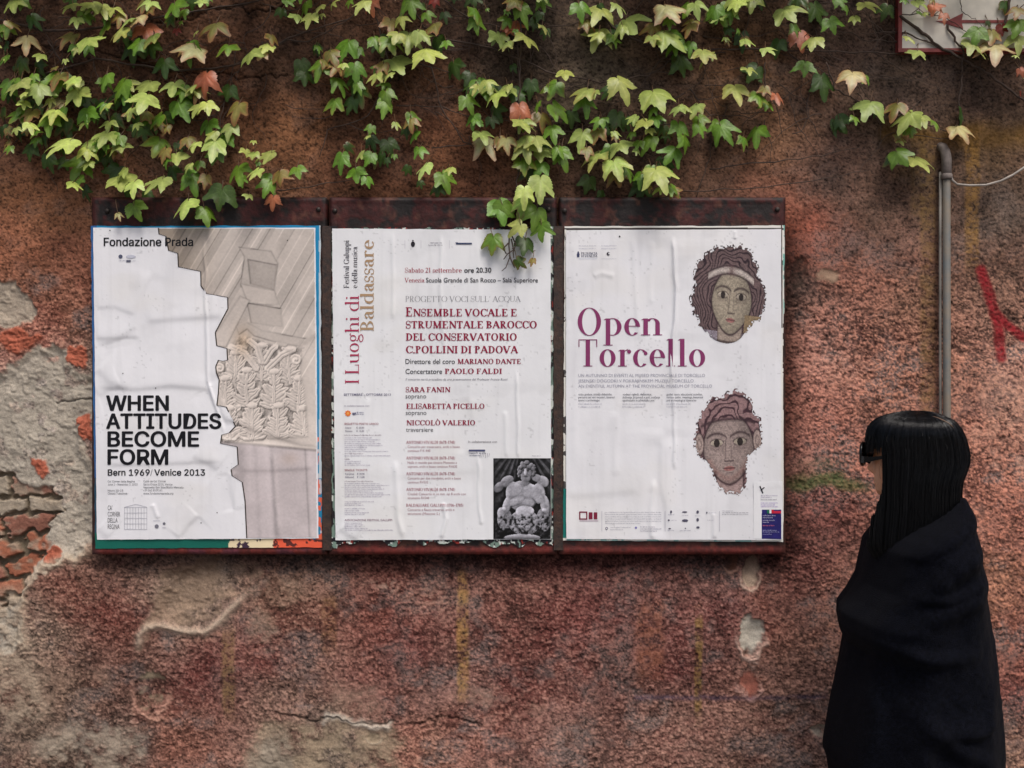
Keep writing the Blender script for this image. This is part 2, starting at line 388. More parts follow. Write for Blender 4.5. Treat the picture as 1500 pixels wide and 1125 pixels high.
soot_shade = np.exp(-((PX - 1150 + .3 * wx) / 24) ** 2) * sstep(300, 350, PY) * (1 - sstep(780, 830, PY)) + 1.1 * sstep(100, 180, PX) * (1 - sstep(1140, 1190, PX)) * np.exp(-((PY - 816 + .5 * wy) / 26) ** 2)  # soot to the right; under the boards, their shade painted along with dirt
C = C * (1 - np.clip(soot_shade, 0, 1)[..., None] * np.array([.72, .76, .76]))
d, t, s_ = segdist(PX + fx_, PY + .5 * fy_, [(930, 1022), (1210, 1021)]); put(np.exp(-(d / 3.5) ** 2) * .5, (70, 62, 84), .3, 1.2)
# sooty runs behind the creeper and above the sign
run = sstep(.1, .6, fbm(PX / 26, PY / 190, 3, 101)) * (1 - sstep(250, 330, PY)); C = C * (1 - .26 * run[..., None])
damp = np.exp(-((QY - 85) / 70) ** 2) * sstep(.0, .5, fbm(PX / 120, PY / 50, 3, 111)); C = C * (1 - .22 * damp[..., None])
# hairline cracks
for pts in ([(405, 1040), (470, 1058), (575, 1056)], [(610, 1056), (650, 1052), (700, 1062)], [(85, 590), (105, 592), (140, 586)], [(0, 62), (120, 70), (240, 100), (300, 112), (420, 105)], [(230, 30), (330, 15), (420, 4)]):
    d, t, s_ = segdist(RX, RY, pts); k = np.exp(-(d / 1.8) ** 2); H = H - .006 * k; C = C * (1 - .6 * k[..., None])
# sprayed red letter on the right
gd = np.full(GX.shape, 1e9); 
for pts, wd in (([(1438, 396), (1450, 432), (1464, 478), (1468, 524)], 8.5), ([(1455, 452), (1474, 474), (1500, 494), (1540, 500)], 7.5), ([(1470, 530), (1560, 360), (1575, 540)], .01)):
    d, t, s_ = segdist(PX, PY, pts); gd = np.minimum(gd, d / wd)
gm_ = (1 - sstep(.55, 1.3, gd + .15 * n_sml + .22 * grain)) * (.55 + .4 * sstep(-.5, .4, grain + .6 * speck))
put(gm_, (132, 26, 36), .25, 1.3)
C = np.clip(C, .004, .9)
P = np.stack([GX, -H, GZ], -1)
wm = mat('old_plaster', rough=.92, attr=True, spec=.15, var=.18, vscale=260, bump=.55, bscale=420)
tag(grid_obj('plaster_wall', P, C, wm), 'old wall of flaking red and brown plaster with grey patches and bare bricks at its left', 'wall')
del P, C, H, BASE, num, den

def wall_y(px, py):
    return -.012

# ---------------------------------------------------------------- lettering
PEN = {}
class Serif:
    """a modern / old-style serif drawn with stems, hairlines and contrasted bowls; cap height = 1"""
    def __init__(self, s=.165, t=.026, x=.62, sl=.085, asc=1.02, desc=.38):
        self.S, self.T, self.X, self.SL, self.A, self.D = s, t, x, sl, asc, desc
        self.P = []
    def rect(self, x0, x1, y0, y1): self.P.append([(x0, y0), (x1, y0), (x1, y1), (x0, y1)])
    def stem(self, x, y0=0, y1=1, b=1, t=1, s=None):
        s = s or self.S; self.rect(x - s / 2, x + s / 2, y0, y1)
        if b: self.rect(x - s / 2 - self.SL, x + s / 2 + self.SL, y0, y0 + self.T * 1.15)
        if t == 1: self.rect(x - s / 2 - self.SL, x + s / 2 + self.SL, y1 - self.T * 1.15, y1)
        if t == 2: self.P.append([(x - s / 2 - self.SL, y1 - self.T * 2.2), (x - s / 2, y1 - self.T * 2.2), (x - s / 2, y1)])
    def ring(self, cx, cy, rx, ry, a0=0, a1=360, w=None, t=None):
        w = self.S if w is None else w; t = self.T if t is None else t; n = max(6, int(abs(a1 - a0) / 9)); o = []; i = []
        for k in range(n + 1):
            a = rad(a0 + (a1 - a0) * k / n); c, s = math.cos(a), math.sin(a)
            o.append((cx + rx * c, cy + ry * s)); i.append((cx + max(rx - w, .01) * c, cy + (ry - t) * s))
        for k in range(n): self.P.append([o[k], o[k + 1], i[k + 1], i[k]])
    def diag(self, a, b, w):
        h = w / 2; self.P.append([(a[0] - h, a[1]), (a[0] + h, a[1]), (b[0] + h, b[1]), (b[0] - h, b[1])])
    def ball(self, x, y, r): self.P.append([(x + r * math.cos(k * .6283), y + r * math.sin(k * .6283)) for k in range(10)])
    def path(self, pts, ws):
        n = len(pts); L = []; R = []
        for i, (p, q) in enumerate(zip(pts, ws)):
            a = pts[max(i - 1, 0)]; b = pts[min(i + 1, n - 1)]; dx, dy = b[0] - a[0], b[1] - a[1]; l = math.hypot(dx, dy) or 1
            nx, ny = -dy / l * q / 2, dx / l * q / 2; L.append((p[0] + nx, p[1] + ny)); R.append((p[0] - nx, p[1] - ny))
        for i in range(n - 1): self.P.append([L[i], L[i + 1], R[i + 1], R[i]])
    def scurve(self, x, y0, y1, wd):
        S, T = self.S, self.T; h = y1 - y0; pts = []; ws = []
        for k in range(25):
            u = k / 24.0
            if u < .38: a = rad(35 + (270 - 35) * u / .38); pts.append((x + wd / 2 + (wd / 2 - .02) * math.cos(a) * .92, y1 - h * .26 + h * .26 * math.sin(a)))
            elif u > .62: a = rad(90 - (235) * (u - .62) / .38); pts.append((x + wd / 2 + (wd / 2 - .02) * math.cos(a), y0 + h * .27 + h * .27 * math.sin(a)))
            else:
                v = (u - .38) / .24; pts.append((x + wd / 2 - .02 + .04 * v, y1 - h * .52 + h * .06 * (.5 - v)))
            c = math.exp(-((u - .5) / .17) ** 2); ws.append(T + (S * 1.02 - T) * c)
        self.path(pts, ws)
        self.rect(x + wd - T * 1.3, x + wd, y1 - h * .30, y1 - h * .02); self.rect(x - .005, x + T * 1.3, y0 + h * .02, y0 + h * .32)
    def glyph(self, ch):
        self.P = []; S, T, X, SL, A, D = self.S, self.T, self.X, self.SL, self.A, self.D; m = .05; l = m + SL; x1 = l + S / 2
        up = ch.isupper()
        if ch == ' ': return [], .3
        def bowlR(cy, ry, rx, x=x1): self.ring(x, cy, rx, ry, -90, 90)
        if ch == 'I': self.stem(x1); wd = 2 * l + S
        elif ch in 'LEFT' and ch != 'T':
            self.stem(x1); e = x1 + .5
            if ch in 'LE': self.rect(x1, e, 0, T * 1.15); self.P.append([(e - T * 1.4, 0), (e, 0), (e, .3), (e - T * .6, .3)])
            if ch in 'EF':
                self.rect(x1, e - .03, 1 - T * 1.15, 1); self.P.append([(e - .03 - T * 1.4, 1), (e - .03, 1), (e - .03, .74), (e - .03 - T * .6, .74)])
                self.rect(x1, x1 + .3, .5, .5 + T * 1.1); self.rect(x1 + .3 - T, x1 + .3, .4, .63)
            wd = e + m
        elif ch == 'T':
            x = .4; self.stem(x, t=0); self.rect(m, .8 - m, 1 - T * 1.15, 1)
            for a, b in ((m, m + T * 1.3), (.8 - m - T * 1.3, .8 - m)): self.rect(a, b, .72, 1)
            wd = .8
        elif ch == 'D': self.stem(x1); self.ring(x1 + .1, .5, .5, .5, -90, 90); self.rect(x1, x1 + .1, 0, T); self.rect(x1, x1 + .1, 1 - T, 1); wd = x1 + .6 + m
        elif ch in 'PBR':
            self.stem(x1); self.ring(x1 + .1, .745, .34, .255, -90, 90, S * .95); self.rect(x1, x1 + .1, 1 - T, 1); self.rect(x1, x1 + .1, .49, .49 + T); wd = x1 + .46 + m
            if ch == 'B': self.ring(x1 + .1, .255, .4, .255, -90, 90); self.rect(x1, x1 + .1, 0, T); wd += .06
            if ch == 'R': self.diag((x1 + .16, .5), (x1 + .46, 0), S); self.rect(x1 + .4, x1 + .46 + S / 2 + SL, 0, T * 1.15); wd += .12
        elif ch in 'OQ': self.ring(.47, .5, .43, .52); wd = .94; ch == 'Q' and self.diag((.5, .1), (.75, -.2), S)
        elif ch in 'CG':
            self.ring(.48, .5, .43, .52, 40, 318); self.rect(.80, .80 + T * 1.4, .66, .98); wd = .88
            if ch == 'G': self.stem(.78, .02, .42, b=0); wd = .95
            else: self.rect(.80, .80 + T, .10, .26)
        elif ch == 'S': self.scurve(m, -.01, 1.01, .56); wd = .66
        elif ch == 'N':
            self.stem(x1, b=1, s=T * 1.5); e = x1 + .62; self.diag((x1, 1), (e, 0), S * 1.1); self.stem(e, b=0, s=T * 1.5); wd = e + l
        elif ch == 'M':
            self.stem(x1, s=T * 1.5); e = x1 + .7; self.stem(e, s=S); self.diag((x1 + .02, 1), (x1 + .35, 0), S); self.diag((e - .02, 1), (x1 + .35, 0), T * 1.5); wd = e + S / 2 + l
        elif ch in 'AV':
            a, b = (0, 1) if ch == 'A' else (1, 0); c = .43
            if ch == 'A': self.diag((.1, 0), (c, 1), T * 1.6); self.diag((.78, 0), (c, 1), S * 1.1); self.rect(.22, .64, .32, .32 + T * 1.2)
            else: self.diag((.1, 1), (c, 0), S * 1.1); self.diag((.76, 1), (c, 0), T * 1.6)
            y = 0 if ch == 'A' else 1 - T * 1.15
            self.rect(.0, .22, y, y + T * 1.15); self.rect(.62, .90, y, y + T * 1.15); wd = .88
        elif ch == 'U': self.stem(x1, .3, 1, b=0); e = x1 + .56; self.stem(e, .3, 1, b=0, s=T * 1.5); self.ring((x1 + e) / 2 - S / 4, .3, (e - x1) / 2 + S / 4, .31, 180, 360, S * .6); wd = e + l
        elif ch == 'Z': self.rect(m, .66, 0, T * 1.2); self.rect(m, .66, 1 - T * 1.2, 1); self.diag((.14, 0), (.58, 1), S * 1.1); wd = .72
        elif ch == 'J': self.stem(.34, .2, 1, b=0); self.ring(.2, .2, .14 + S / 2, .2, 180, 360, S * .7); wd = .34 + l + S / 2
        # lower case
        elif ch == 'o': self.ring(.34, X / 2, .30, X / 2 + .015); wd = .68
        elif ch in 'ec':
            self.ring(.34, X / 2, .29, X / 2 + .015, 8 if ch == 'e' else 45, 318); wd = .62
            if ch == 'e': self.rect(.1, .62, X * .52, X * .52 + T); self.ring(.34, X / 2, .29, X / 2 + .015, 0, 40, S * .55)
            else: self.ball(.52, X * .78, S * .42)
        elif ch in 'nhmrpu' or ch == 'b' or ch == 'k':
            top = A if ch in 'hb' else X
            if ch == 'u':
                self.stem(x1, .2, X, b=0, t=2); e = x1 + .42; self.stem(e, 0, X, t=2); self.ring((x1 + e) / 2, .2, (e - x1) / 2 + S / 2, .21, 180, 300, S); wd = e + l + S / 2
            elif ch in 'pb':
                self.stem(x1, -D if ch == 'p' else 0, top, b=ch == 'p', t=2); self.ring(x1 + .17, X / 2, .33, X / 2 + .015, -105, 105); self.path([(x1, X * .84), (x1 + .1, X * .98), (x1 + .2, X)], [T, T, T])
                self.path([(x1, X * .14), (x1 + .1, .0), (x1 + .2, 0)], [T, T, T]); wd = x1 + .5 + m
            else:
                self.stem(x1, 0, top, t=2); e = x1
                if ch == 'r': self.path([(x1, X * .7), (x1 + .1, X * .93), (x1 + .2, X)], [T, T * 1.2, T * 1.6]); self.ball(x1 + .25, X * .88, S * .46); wd = x1 + .35
                else:
                    for k in range(2 if ch == 'm' else 1):
                        f = e + .44; self.stem(f, 0, X - .2, t=0); self.ring((e + f) / 2 + S / 6, X - .2, (f - e) / 2 + S / 2 - S / 6, .21, 0, 150, S); e = f
                    wd = e + S / 2 + l
        elif ch in 'dqag':
            if ch in 'dq':
                e = .34 + .16; self.ring(.36, X / 2, .31, X / 2 + .015, 75, 285); self.stem(.36 + .24, 0 if ch == 'd' else -D, A if ch == 'd' else X, t=2, b=1); self.path([(.6, X * .86), (.5, X * .97), (.38, X)], [T] * 3); self.path([(.6, X * .14), (.5, X * .03), (.38, 0)], [T] * 3); wd = .6 + S / 2 + l
            elif ch == 'a':
                self.stem(.44, .08, X - .18, b=0, t=0); self.ring(.30, X - .19, .14 + S / 2, .2, 0, 150, S); self.ball(.15, X - .15, S * .45); self.ring(.27, X * .28, .2, X * .28 + .01, 60, 300, S * .9); self.path([(.44, X * .62), (.3, X * .56), (.2, X * .5)], [T] * 3)
                self.path([(.44, .1), (.52, .01), (.6, .06)], [S * .7, T * 2, T]); wd = .6
            else:
                self.ring(.30, X * .66, .22, X * .35, w=S * .8); self.ring(.30, -.16, .27, .17, w=S * .5, t=T * 1.4); self.path([(.16, X * .36), (.12, .1), (.3, .03), (.48, .0)], [T, T * 1.5, S * .6, S * .5]); self.path([(.44, X * .86), (.52, X), (.6, X)], [T] * 3); self.ball(.59, X * .95, S * .35); wd = .64
        elif ch == 'l': self.stem(x1, 0, A, t=2); wd = 2 * l + S
        elif ch == 'i': self.stem(x1, 0, X, t=2); self.ball(x1 - .01, X + .24, S * .55); wd = 2 * l + S
        elif ch == 't': self.stem(.2, .08, X + .22, b=0, t=0); self.rect(.04, .38, X - T * 1.2, X); self.path([(.2, .12), (.25, .0), (.38, .06)], [S, T * 2, T]); wd = .42
        elif ch == 'f': self.stem(.2, 0, A - .14, t=0); self.rect(.04, .38, X - T * 1.2, X); self.ring(.34, A - .15, .14 + S / 2, .16, 50, 180, S); self.ball(.42, A - .08, S * .42); wd = .42
        elif ch == 's': self.scurve(m, -.01, X + .01, .38); wd = .48
        elif ch == 'v': self.diag((.1, X), (.33, 0), S); self.diag((.54, X), (.33, 0), T * 1.5); self.rect(.0, .22, X - T * 1.1, X); self.rect(.44, .64, X - T * 1.1, X); wd = .64
        elif ch == 'z': self.rect(m, .48, 0, T * 1.3); self.rect(m, .48, X - T * 1.3, X); self.diag((.12, 0), (.4, X), S); wd = .53
        elif ch in '.,': self.ball(.13, .06, S * .5); wd = .26; ch == ',' and self.diag((.08, -.16), (.15, .05), T * 2)
        elif ch in "'": self.diag((.1, .7), (.14, 1), S * .5); wd = .24
        elif ch in '-': self.rect(.05, .3, .3, .3 + T * 2); wd = .36
        elif ch == '\u2013': self.rect(.02, .5, .3, .3 + T * 1.6); wd = .52
        elif ch == '0': self.ring(.3, .5, .26, .51); wd = .6
        elif ch == '1': self.stem(.26, t=0); self.diag((.1, .82), (.24, 1), T * 2); wd = .5
        elif ch == '2': self.ring(.29, .74, .23, .27, -20, 170); self.diag((.08, 0), (.46, .64), S * .6); self.rect(.06, .54, 0, T * 2.5); wd = .6
        elif ch == '3': self.ring(.27, .74, .22, .27, -90, 160, S * .9); self.ring(.27, .25, .24, .26, -160, 90, S * .9); wd = .58
        elif ch in '4567':
            if ch == '4': self.stem(.4, t=0); self.diag((.06, .26), (.4, 1), T * 2); self.rect(.05, .55, .24, .24 + T * 2)
            elif ch == '5': self.rect(.12, .5, 1 - T * 3, 1); self.rect(.12, .12 + T * 2, .5, 1); self.ring(.27, .3, .25, .31, -150, 120)
            elif ch == '6': self.ring(.3, .3, .25, .31); self.ring(.36, .4, .31, .6, 100, 180)
            else: self.rect(.06, .54, 1 - T * 3, 1); self.diag((.2, 0), (.5, 1), S * .8)
            wd = .6
        elif ch == '8': self.ring(.3, .75, .22, .26); self.ring(.3, .25, .25, .27); wd = .6
        elif ch == '9': self.ring(.3, .7, .25, .31); self.ring(.24, .6, .31, .6, -80, 0); wd = .6
        elif ch in '()': self.ring(.3 if ch == '(' else .0, .4, .22, .65, *((120, 240) if ch == '(' else (-60, 60)), w=S * .6); wd = .3
        elif ch == '\u00d2':
            self.ring(.47, .5, .43, .52); self.diag((.36, 1.28), (.5, 1.08), S * .8); wd = .94
        else: self.ring(.3, X / 2, .25, X / 2); wd = .6
        return self.P, wd
    def text(self, s, track=0):
        x = 0; out = []
        for ch in s:
            ps, wd = self.glyph(ch); out += [[(px + x, py) for px, py in p] for p in ps]; x += wd + track
        return out, x

try: GROT = bpy.data.fonts.load(bpy.utils.system_resource('DATAFILES', path='fonts') + '/Inter.woff2')   # ships with Blender
except Exception: GROT = None
def sans(s, bold=0, shear=0, face=None):
    """outlines of a line in Blender's own font, cap height scaled to 1"""
    cu = bpy.data.curves.new('t', 'FONT'); cu.body = s
    if face: cu.font = face
    cu.offset = bold if not face else 0; cu.resolution_u = 3; cu.shear = shear; cu.fill_mode = 'FRONT'
    o = bpy.data.objects.new('t', cu); COL.objects.link(o)
    dg = bpy.context.evaluated_depsgraph_get(); me = bpy.data.meshes.new_from_object(o.evaluated_get(dg))
    v = np.array([p.co[:2] for p in me.vertices]) if len(me.vertices) else np.zeros((0, 2)); f = [tuple(p.vertices) for p in me.polygons]
    bpy.data.objects.remove(o); bpy.data.curves.remove(cu); bpy.data.meshes.remove(me)
    return v / (cap_of(face)), f

_cap = {}
def cap_of(face):
    if face not in _cap:
        _cap[face] = 1.0; v, f = sans('H', 0, 0, face); _cap[face] = float(v[:, 1].max())
    return _cap[face]

class Print:
    """lettering and flat marks of one poster: everything in photo pixels, lifted a hair off the paper"""
    def __init__(self, rel, dep):
        self.mb = MB(); self.k = 0; self.dep = dep; self.gx = np.arange(125, 1160, 1.0); self.gy = np.arange(325, 810, 1.0)
        A, B_ = np.meshgrid(self.gx, self.gy); self.R = rel(A, B_)
    def surf(self, x, y, lift):
        i, j = min(max(y - 325, 0), 482.9), min(max(x - 125, 0), 1032.9); a, b = int(i), int(j); u, v = i - a, j - b; R = self.R
        r = R[a, b] * (1 - u) * (1 - v) + R[a, b + 1] * (1 - u) * v + R[a + 1, b] * u * (1 - v) + R[a + 1, b + 1] * u * v
        return W(float(x), float(y), self.dep - float(r) - lift)
    def poly(self, pts, col):
        self.k += 1; lift = .0010 + .00007 * (self.k % 6)
        self.mb.add([self.surf(x, y, lift) for x, y in pts], [tuple(range(len(pts)))], lin(col) * 1.0)
    def rect(self, x0, y0, x1, y1, col):
        n = max(1, int((x1 - x0) / 12)); m = max(1, int((y1 - y0) / 12))
        for i in range(n):
            for j in range(m):
                a, b = x0 + (x1 - x0) * i / n, x0 + (x1 - x0) * (i + 1) / n; c, d = y0 + (y1 - y0) * j / m, y0 + (y1 - y0) * (j + 1) / m
                self.k -= 1; self.poly([(a, d), (b, d), (b, c), (a, c)], col)
        self.k += 1
    def line(self, x0, y0, x1, y1, wd, col):
        l = math.hypot(x1 - x0, y1 - y0); nx, ny = -(y1 - y0) / l * wd / 2, (x1 - x0) / l * wd / 2
        self.poly([(x0 + nx, y0 + ny), (x1 + nx, y1 + ny), (x1 - nx, y1 - ny), (x0 - nx, y0 - ny)], col)
    def disc(self, x, y, r, col, n=14, ry=None): self.poly([(x + r * math.cos(-k * 2 * math.pi / n), y + (ry or r) * math.sin(-k * 2 * math.pi / n)) for k in range(n)], col)
    def serif(self, s, x0, x1, base, cap, col, pen, up=False, track=0):
        ps, adv = pen.text(s, track); sx = (x1 - x0) / adv
        for p in ps:
            p = [(x0 + a * sx, base - b * cap) if not up else (base - b * cap, x0 + a * sx) for a, b in p]
            area = sum(p[i][0] * p[(i + 1) % len(p)][1] - p[(i + 1) % len(p)][0] * p[i][1] for i in range(len(p)))
            self.poly(p if area < 0 else p[::-1], col)
    def sans(self, s, x0, x1, base, cap, col, bold=0, up=False, shear=0, face=None):
        if face and bold:                          # a heavier weight: the outline struck five times, each a hair higher
            for dx, dy in ((-1, 0), (1, 0), (-.5, .6), (.5, -.6), (.5, .6), (-.5, -.6), (0, 0)):
                self.sans(s, x0 + bold * cap + dx * bold * cap, x1 - bold * cap + dx * bold * cap, base + dy * bold * cap, cap, col, 0, up, shear, face)
            return
        v, f = sans(s, bold, shear, face)
        if not len(v): return
        mn, mx = v[:, 0].min(), v[:, 0].max(); sx = (x1 - x0) / (mx - mn)
        self.k += 1; lift = .0010 + .00007 * (self.k % 6)
        pts = [((x0 + (a - mn) * sx, base - b * cap) if not up else (base - b * cap, x0 + (a - mn) * sx)) for a, b in v]
        self.mb.add([self.surf(x, y, lift) for x, y in pts], f, lin(col) * 1.0)
    def small(self, x0, x1, base, h, col, seed=0):
        """a line of print too small to read"""
        r = random.Random(int(x0 * 7 + base * 13 + seed)); x = x0
        while x < x1 - h * .4:
            for _ in range(r.randint(2, 9)):
                if x > x1: break
                top = h * (1.0 if r.random() < .25 else .68); wd = h * r.uniform(.28, .5)
                self.poly([(x, base), (x + wd, base), (x + wd, base - top * .35), (x, base - top * .35)], col) if r.random() < .5 else None
                self.poly([(x, base), (x + wd * .45, base), (x + wd * .45, base - top), (x, base - top)], col)
                x += wd + h * .14
            x += h * .35
    def build(self, name, parent, m): return self.mb.build(name, m, parent)

# ---------------------------------------------------------------- notice boards
rust = mat('rusted_red_paint', (.080, .016, .012), .62, attr=True, spec=.35, var=.5, vscale=60, bump=.5, bscale=120)
boltm = mat('dark_iron', (.035, .028, .025), .5, metal=.6, bump=.3)
BOARDS = [(135, 478.5, 'rusted dark red metal board under the leftmost poster of the three'), (482.5, 815.5, 'rusted dark red metal board under the middle concert poster'), (819, 1150.5, 'rusted dark red metal board under the rightmost poster with the mosaic heads')]
for bi_, (x0, x1, lab) in enumerate(BOARDS):
    y0, y1 = 289, 812
    ax, _, az = W(x0, y1, -.04); bx, _, bz = W(x1, y0, -.04)
    b = thing('notice_board', ((ax + bx) / 2, -.02, az), lab, 'notice board', 'metal boards that carry the posters')
    nx_, nz_ = 120, 190
    gx = np.linspace(x0, x1, nx_); gy = np.linspace(y0, y1, nz_); A, B_ = np.meshgrid(gx, gy)
    n1 = fbm(A / 26 + 40 * bi_, B_ / 22, 4, 201); n2 = fbm(A / 7 + 40 * bi_, B_ / 7, 3, 211)
    c = np.ones(A.shape + (3,)) * lin((58, 20, 17))
    k = sstep(-.12, .25, n1 + .5 * n2); c = c * (1 - k[..., None]) + k[..., None] * lin((24, 16, 15))
    k = sstep(.25, .55, fbm(A / 12, B_ / 15 + 30 * bi_, 3, 221)); c = c * (1 - .7 * k[..., None]) + .7 * k[..., None] * lin((86, 52, 40))
    if bi_ == 0: k = sstep(.0, .3, n1) * sstep(800, 806, B_); c = c * (1 - .8 * k[..., None]) + .8 * k[..., None] * lin((40, 46, 70))
    k = sstep(798, 803, B_) * .55; c = c * (1 - k[..., None]) + k[..., None] * lin((112, 40, 34))
    sidebar = np.maximum(1 - sstep(3, 14, A - x0), 1 - sstep(3, 14, x1 - A)) * sstep(330, 345, B_); c = c * (1 - .6 * sidebar[..., None]) + .6 * sidebar[..., None] * lin((56, 36, 30))
    dep = -.0400 + .0011 * n1 + .0009 * n2
    lipd = np.minimum.reduce([A - x0, x1 - A, B_ - y0, y1 - B_])
    dep = dep + .004 * (1 - sstep(0, 3.0, lipd)) - .0018 * np.exp(-((lipd - 5) / 2.5) ** 2)
    Wd = dep - CAM_Y; Pm = np.stack([(A - 750) / FPX * Wd, dep, CAM_Z - (B_ - 562.5) / FPX * Wd], -1)
    # turned-back rim
    def ext(M, dy):
        M2 = np.empty((M.shape[0] + 2, M.shape[1] + 2, 3)); M2[1:-1, 1:-1] = M; M2[0, 1:-1] = M[0]; M2[-1, 1:-1] = M[-1]; M2[:, 0] = M2[:, 1]; M2[:, -1] = M2[:, -2]
        if dy: M2[0, :, 1] = M2[-1, :, 1] = M2[:, 0, 1] = M2[:, -1, 1] = dy
        return M2
    grid_obj('panel', ext(Pm, .01), ext(c, None), rust, b)
    for px_, py_ in ((x0 + (22 if bi_ == 0 else 8), 309), (x1 - 12, 307)):
        m = MB(); x, y, z = W(px_, py_, -.042)
        m.tube([(x, -.036, z), (x, -.0435, z), (x, -.046, z), (x, -.0475, z)], [.0075, .0075, .006, .002], 12); m.build('bolt', boltm, b, smooth=True)
# rusty uprights between the boards
upm = mat('rust_brown_iron', (.060, .030, .020), .75, var=.6, vscale=70, bump=.6, bscale=150, col2=(.018, .013, .012))
for px0, px1, lab in ((471.5, 485.5, 'narrow rust brown upright strip between the left and middle posters'), (810.5, 825, 'narrow rust brown upright strip between the middle and right posters')):
    m = MB(); x0, _, z0 = W(px0, 806, -.049); x1, _, z1 = W(px1, 331, -.049); rws = 60
    for k in range(rws + 1):
        z = z0 + (z1 - z0) * k / rws; j0, j1 = .0012 * math.sin(k * 1.9), .0012 * math.sin(k * 2.7 + 1)
        m.v += [(x0 + j0, -.043, z), (x0 + j0 + .0015, -.0492, z), (x1 + j1 - .0015, -.0492, z), (x1 + j1, -.043, z)]
        if k: o = 4 * k; m.f += [(o - 4, o - 3, o + 1, o), (o - 3, o - 2, o + 2, o + 1), (o - 2, o - 1, o + 3, o + 2)]
    m.f += [(0, 3, 2, 1), (4 * rws, 4 * rws + 1, 4 * rws + 2, 4 * rws + 3)]
    tag(m.build('metal_strip', upm), lab, 'metal strip', 'iron strips between the boards')

# ---------------------------------------------------------------- posters
paper = mat('pasted_paper', rough=.62, attr=True, spec=.3, var=.035, vscale=9, bump=.12, bscale=90)
ink = mat('printing_ink', rough=.6, attr=True, spec=.25)
photo = mat('printed_photograph', rough=.55, attr=True, spec=.3)

def make_surf(folds, dep, seed):
    """folds: (polyline, height mm, width px, kind) kind 0 ridge, 1 step"""
    def relief(px, py):
        px = np.asarray(px, float); py = np.asarray(py, float)
        h = .0030 + .0018 * fbm(px / 110 + seed, py / 150, 2, 300 + seed) + .0005 * fbm(px / 16, py / 60, 2, 310 + seed)
        jx = 3.0 * fbm(px / 60, py / 45, 2, 320 + seed)
        for pts, a, wd, kind in folds:
            d, t, s = segdist(px + jx, py, pts); fade = sstep(0, .12, t) * sstep(1, .88, t) if kind < 2 else 1
            fade = fade * (.88 + .12 * np.sin(t * 8 + a)) * (1.7 if kind == 0 else 1.9)
            if kind == 1: h = h + a * .001 * .5 * np.tanh(s * d / wd) * np.exp(-(d / (wd * 7)) ** 2) * fade
            else: h = h + a * .001 * np.exp(-(d / wd) ** 2) * fade
        return np.maximum(h, .0006)
    def pt(px, py, lift=0): return W(float(px), float(py), dep - float(relief(px, py)) - lift)
    return relief, pt

def sheet(name, quad, relief, dep, colf, parent, nx=170, ny=240, rag=.5, keepf=None, m=None, seed=0, lift=0):
    u = np.linspace(0, 1, nx); v = np.linspace(0, 1, ny); U, V = np.meshgrid(u, v)
    (tl, tr, br, bl) = [np.array(q, float) for q in quad]
    Q = ((1 - U) * (1 - V))[..., None] * tl + (U * (1 - V))[..., None] * tr + (U * V)[..., None] * br + ((1 - U) * V)[..., None] * bl
    A, B_ = Q[..., 0], Q[..., 1]
    eu = np.clip(1 - np.minimum(U, 1 - U) * nx / 4, 0, 1); ev = np.clip(1 - np.minimum(V, 1 - V) * ny / 4, 0, 1)
    A = A + rag * eu * fbm(B_ / 18 + seed, A / 300, 3, 401); B_ = B_ + rag * ev * fbm(A / 18 + seed, B_ / 300, 3, 403)
    dep_ = dep - relief(A, B_) - lift; D_ = dep_ - CAM_Y
    Pm = np.stack([(A - 750) / FPX * D_, dep_, CAM_Z - (B_ - 562.5) / FPX * D_], -1)
    keep = None
    if keepf is not None:
        k = keepf(A, B_, U, V); keep = k[:-1, :-1] & k[1:, 1:] & k[:-1, 1:] & k[1:, :-1]
    return grid_obj(name, Pm, colf(A, B_), m or paper, parent, keep)
def flat(px, py): return np.zeros(np.shape(px))
WHITE = np.array([.805, .808, .815])
def papercol(tint, seed):
    def f(A, B_):
        n = fbm(A / 70 + seed, B_ / 90, 3, 500 + seed); k = sstep(.25, .6, fbm(A / 40, B_ / 30 + seed, 3, 510)) * .05
        c = np.ones(A.shape + (3,)) * WHITE * tint * (1 + .04 * n - k)[..., None]; yl = sstep(.1, .7, fbm(A / 95 + 3 * seed, B_ / 70, 3, 530)); c = c * (1 - yl[..., None] * np.array([.018, .028, .055])); dr = sstep(.2, .6, fbm(A / 7, B_ / 140 + seed, 2, 540)) * .035; c = c * (1 - dr)[..., None]
        sp = sstep(.72, .8, noise2(A / 3.2 + seed, B_ / 3.2, 520)); return c * (1 - .18 * (sp * (noise2(A / 30, B_ / 30, 521) > .3))[..., None])
    return f

# printed pictures: a colour per vertex, as ink on the sheet
def picture(name, x0, x1, y0, y1, step, colf, keepf, relief, dep, parent):
    gx = np.arange(x0, x1 + step / 2, step); gy = np.arange(y0, y1 + step / 2, step); A, B_ = np.meshgrid(gx, gy)
    d_ = dep - relief(A, B_) - .0007; D_ = d_ - CAM_Y
    Pm = np.stack([(A - 750) / FPX * D_, d_, CAM_Z - (B_ - 562.5) / FPX * D_], -1)
    keep = None
    if keepf is not None: k = keepf(A, B_); keep = k[:-1, :-1] & k[1:, 1:] & k[:-1, 1:] & k[1:, :-1]
    return grid_obj(name, Pm, colf(A, B_), photo, parent, keep)

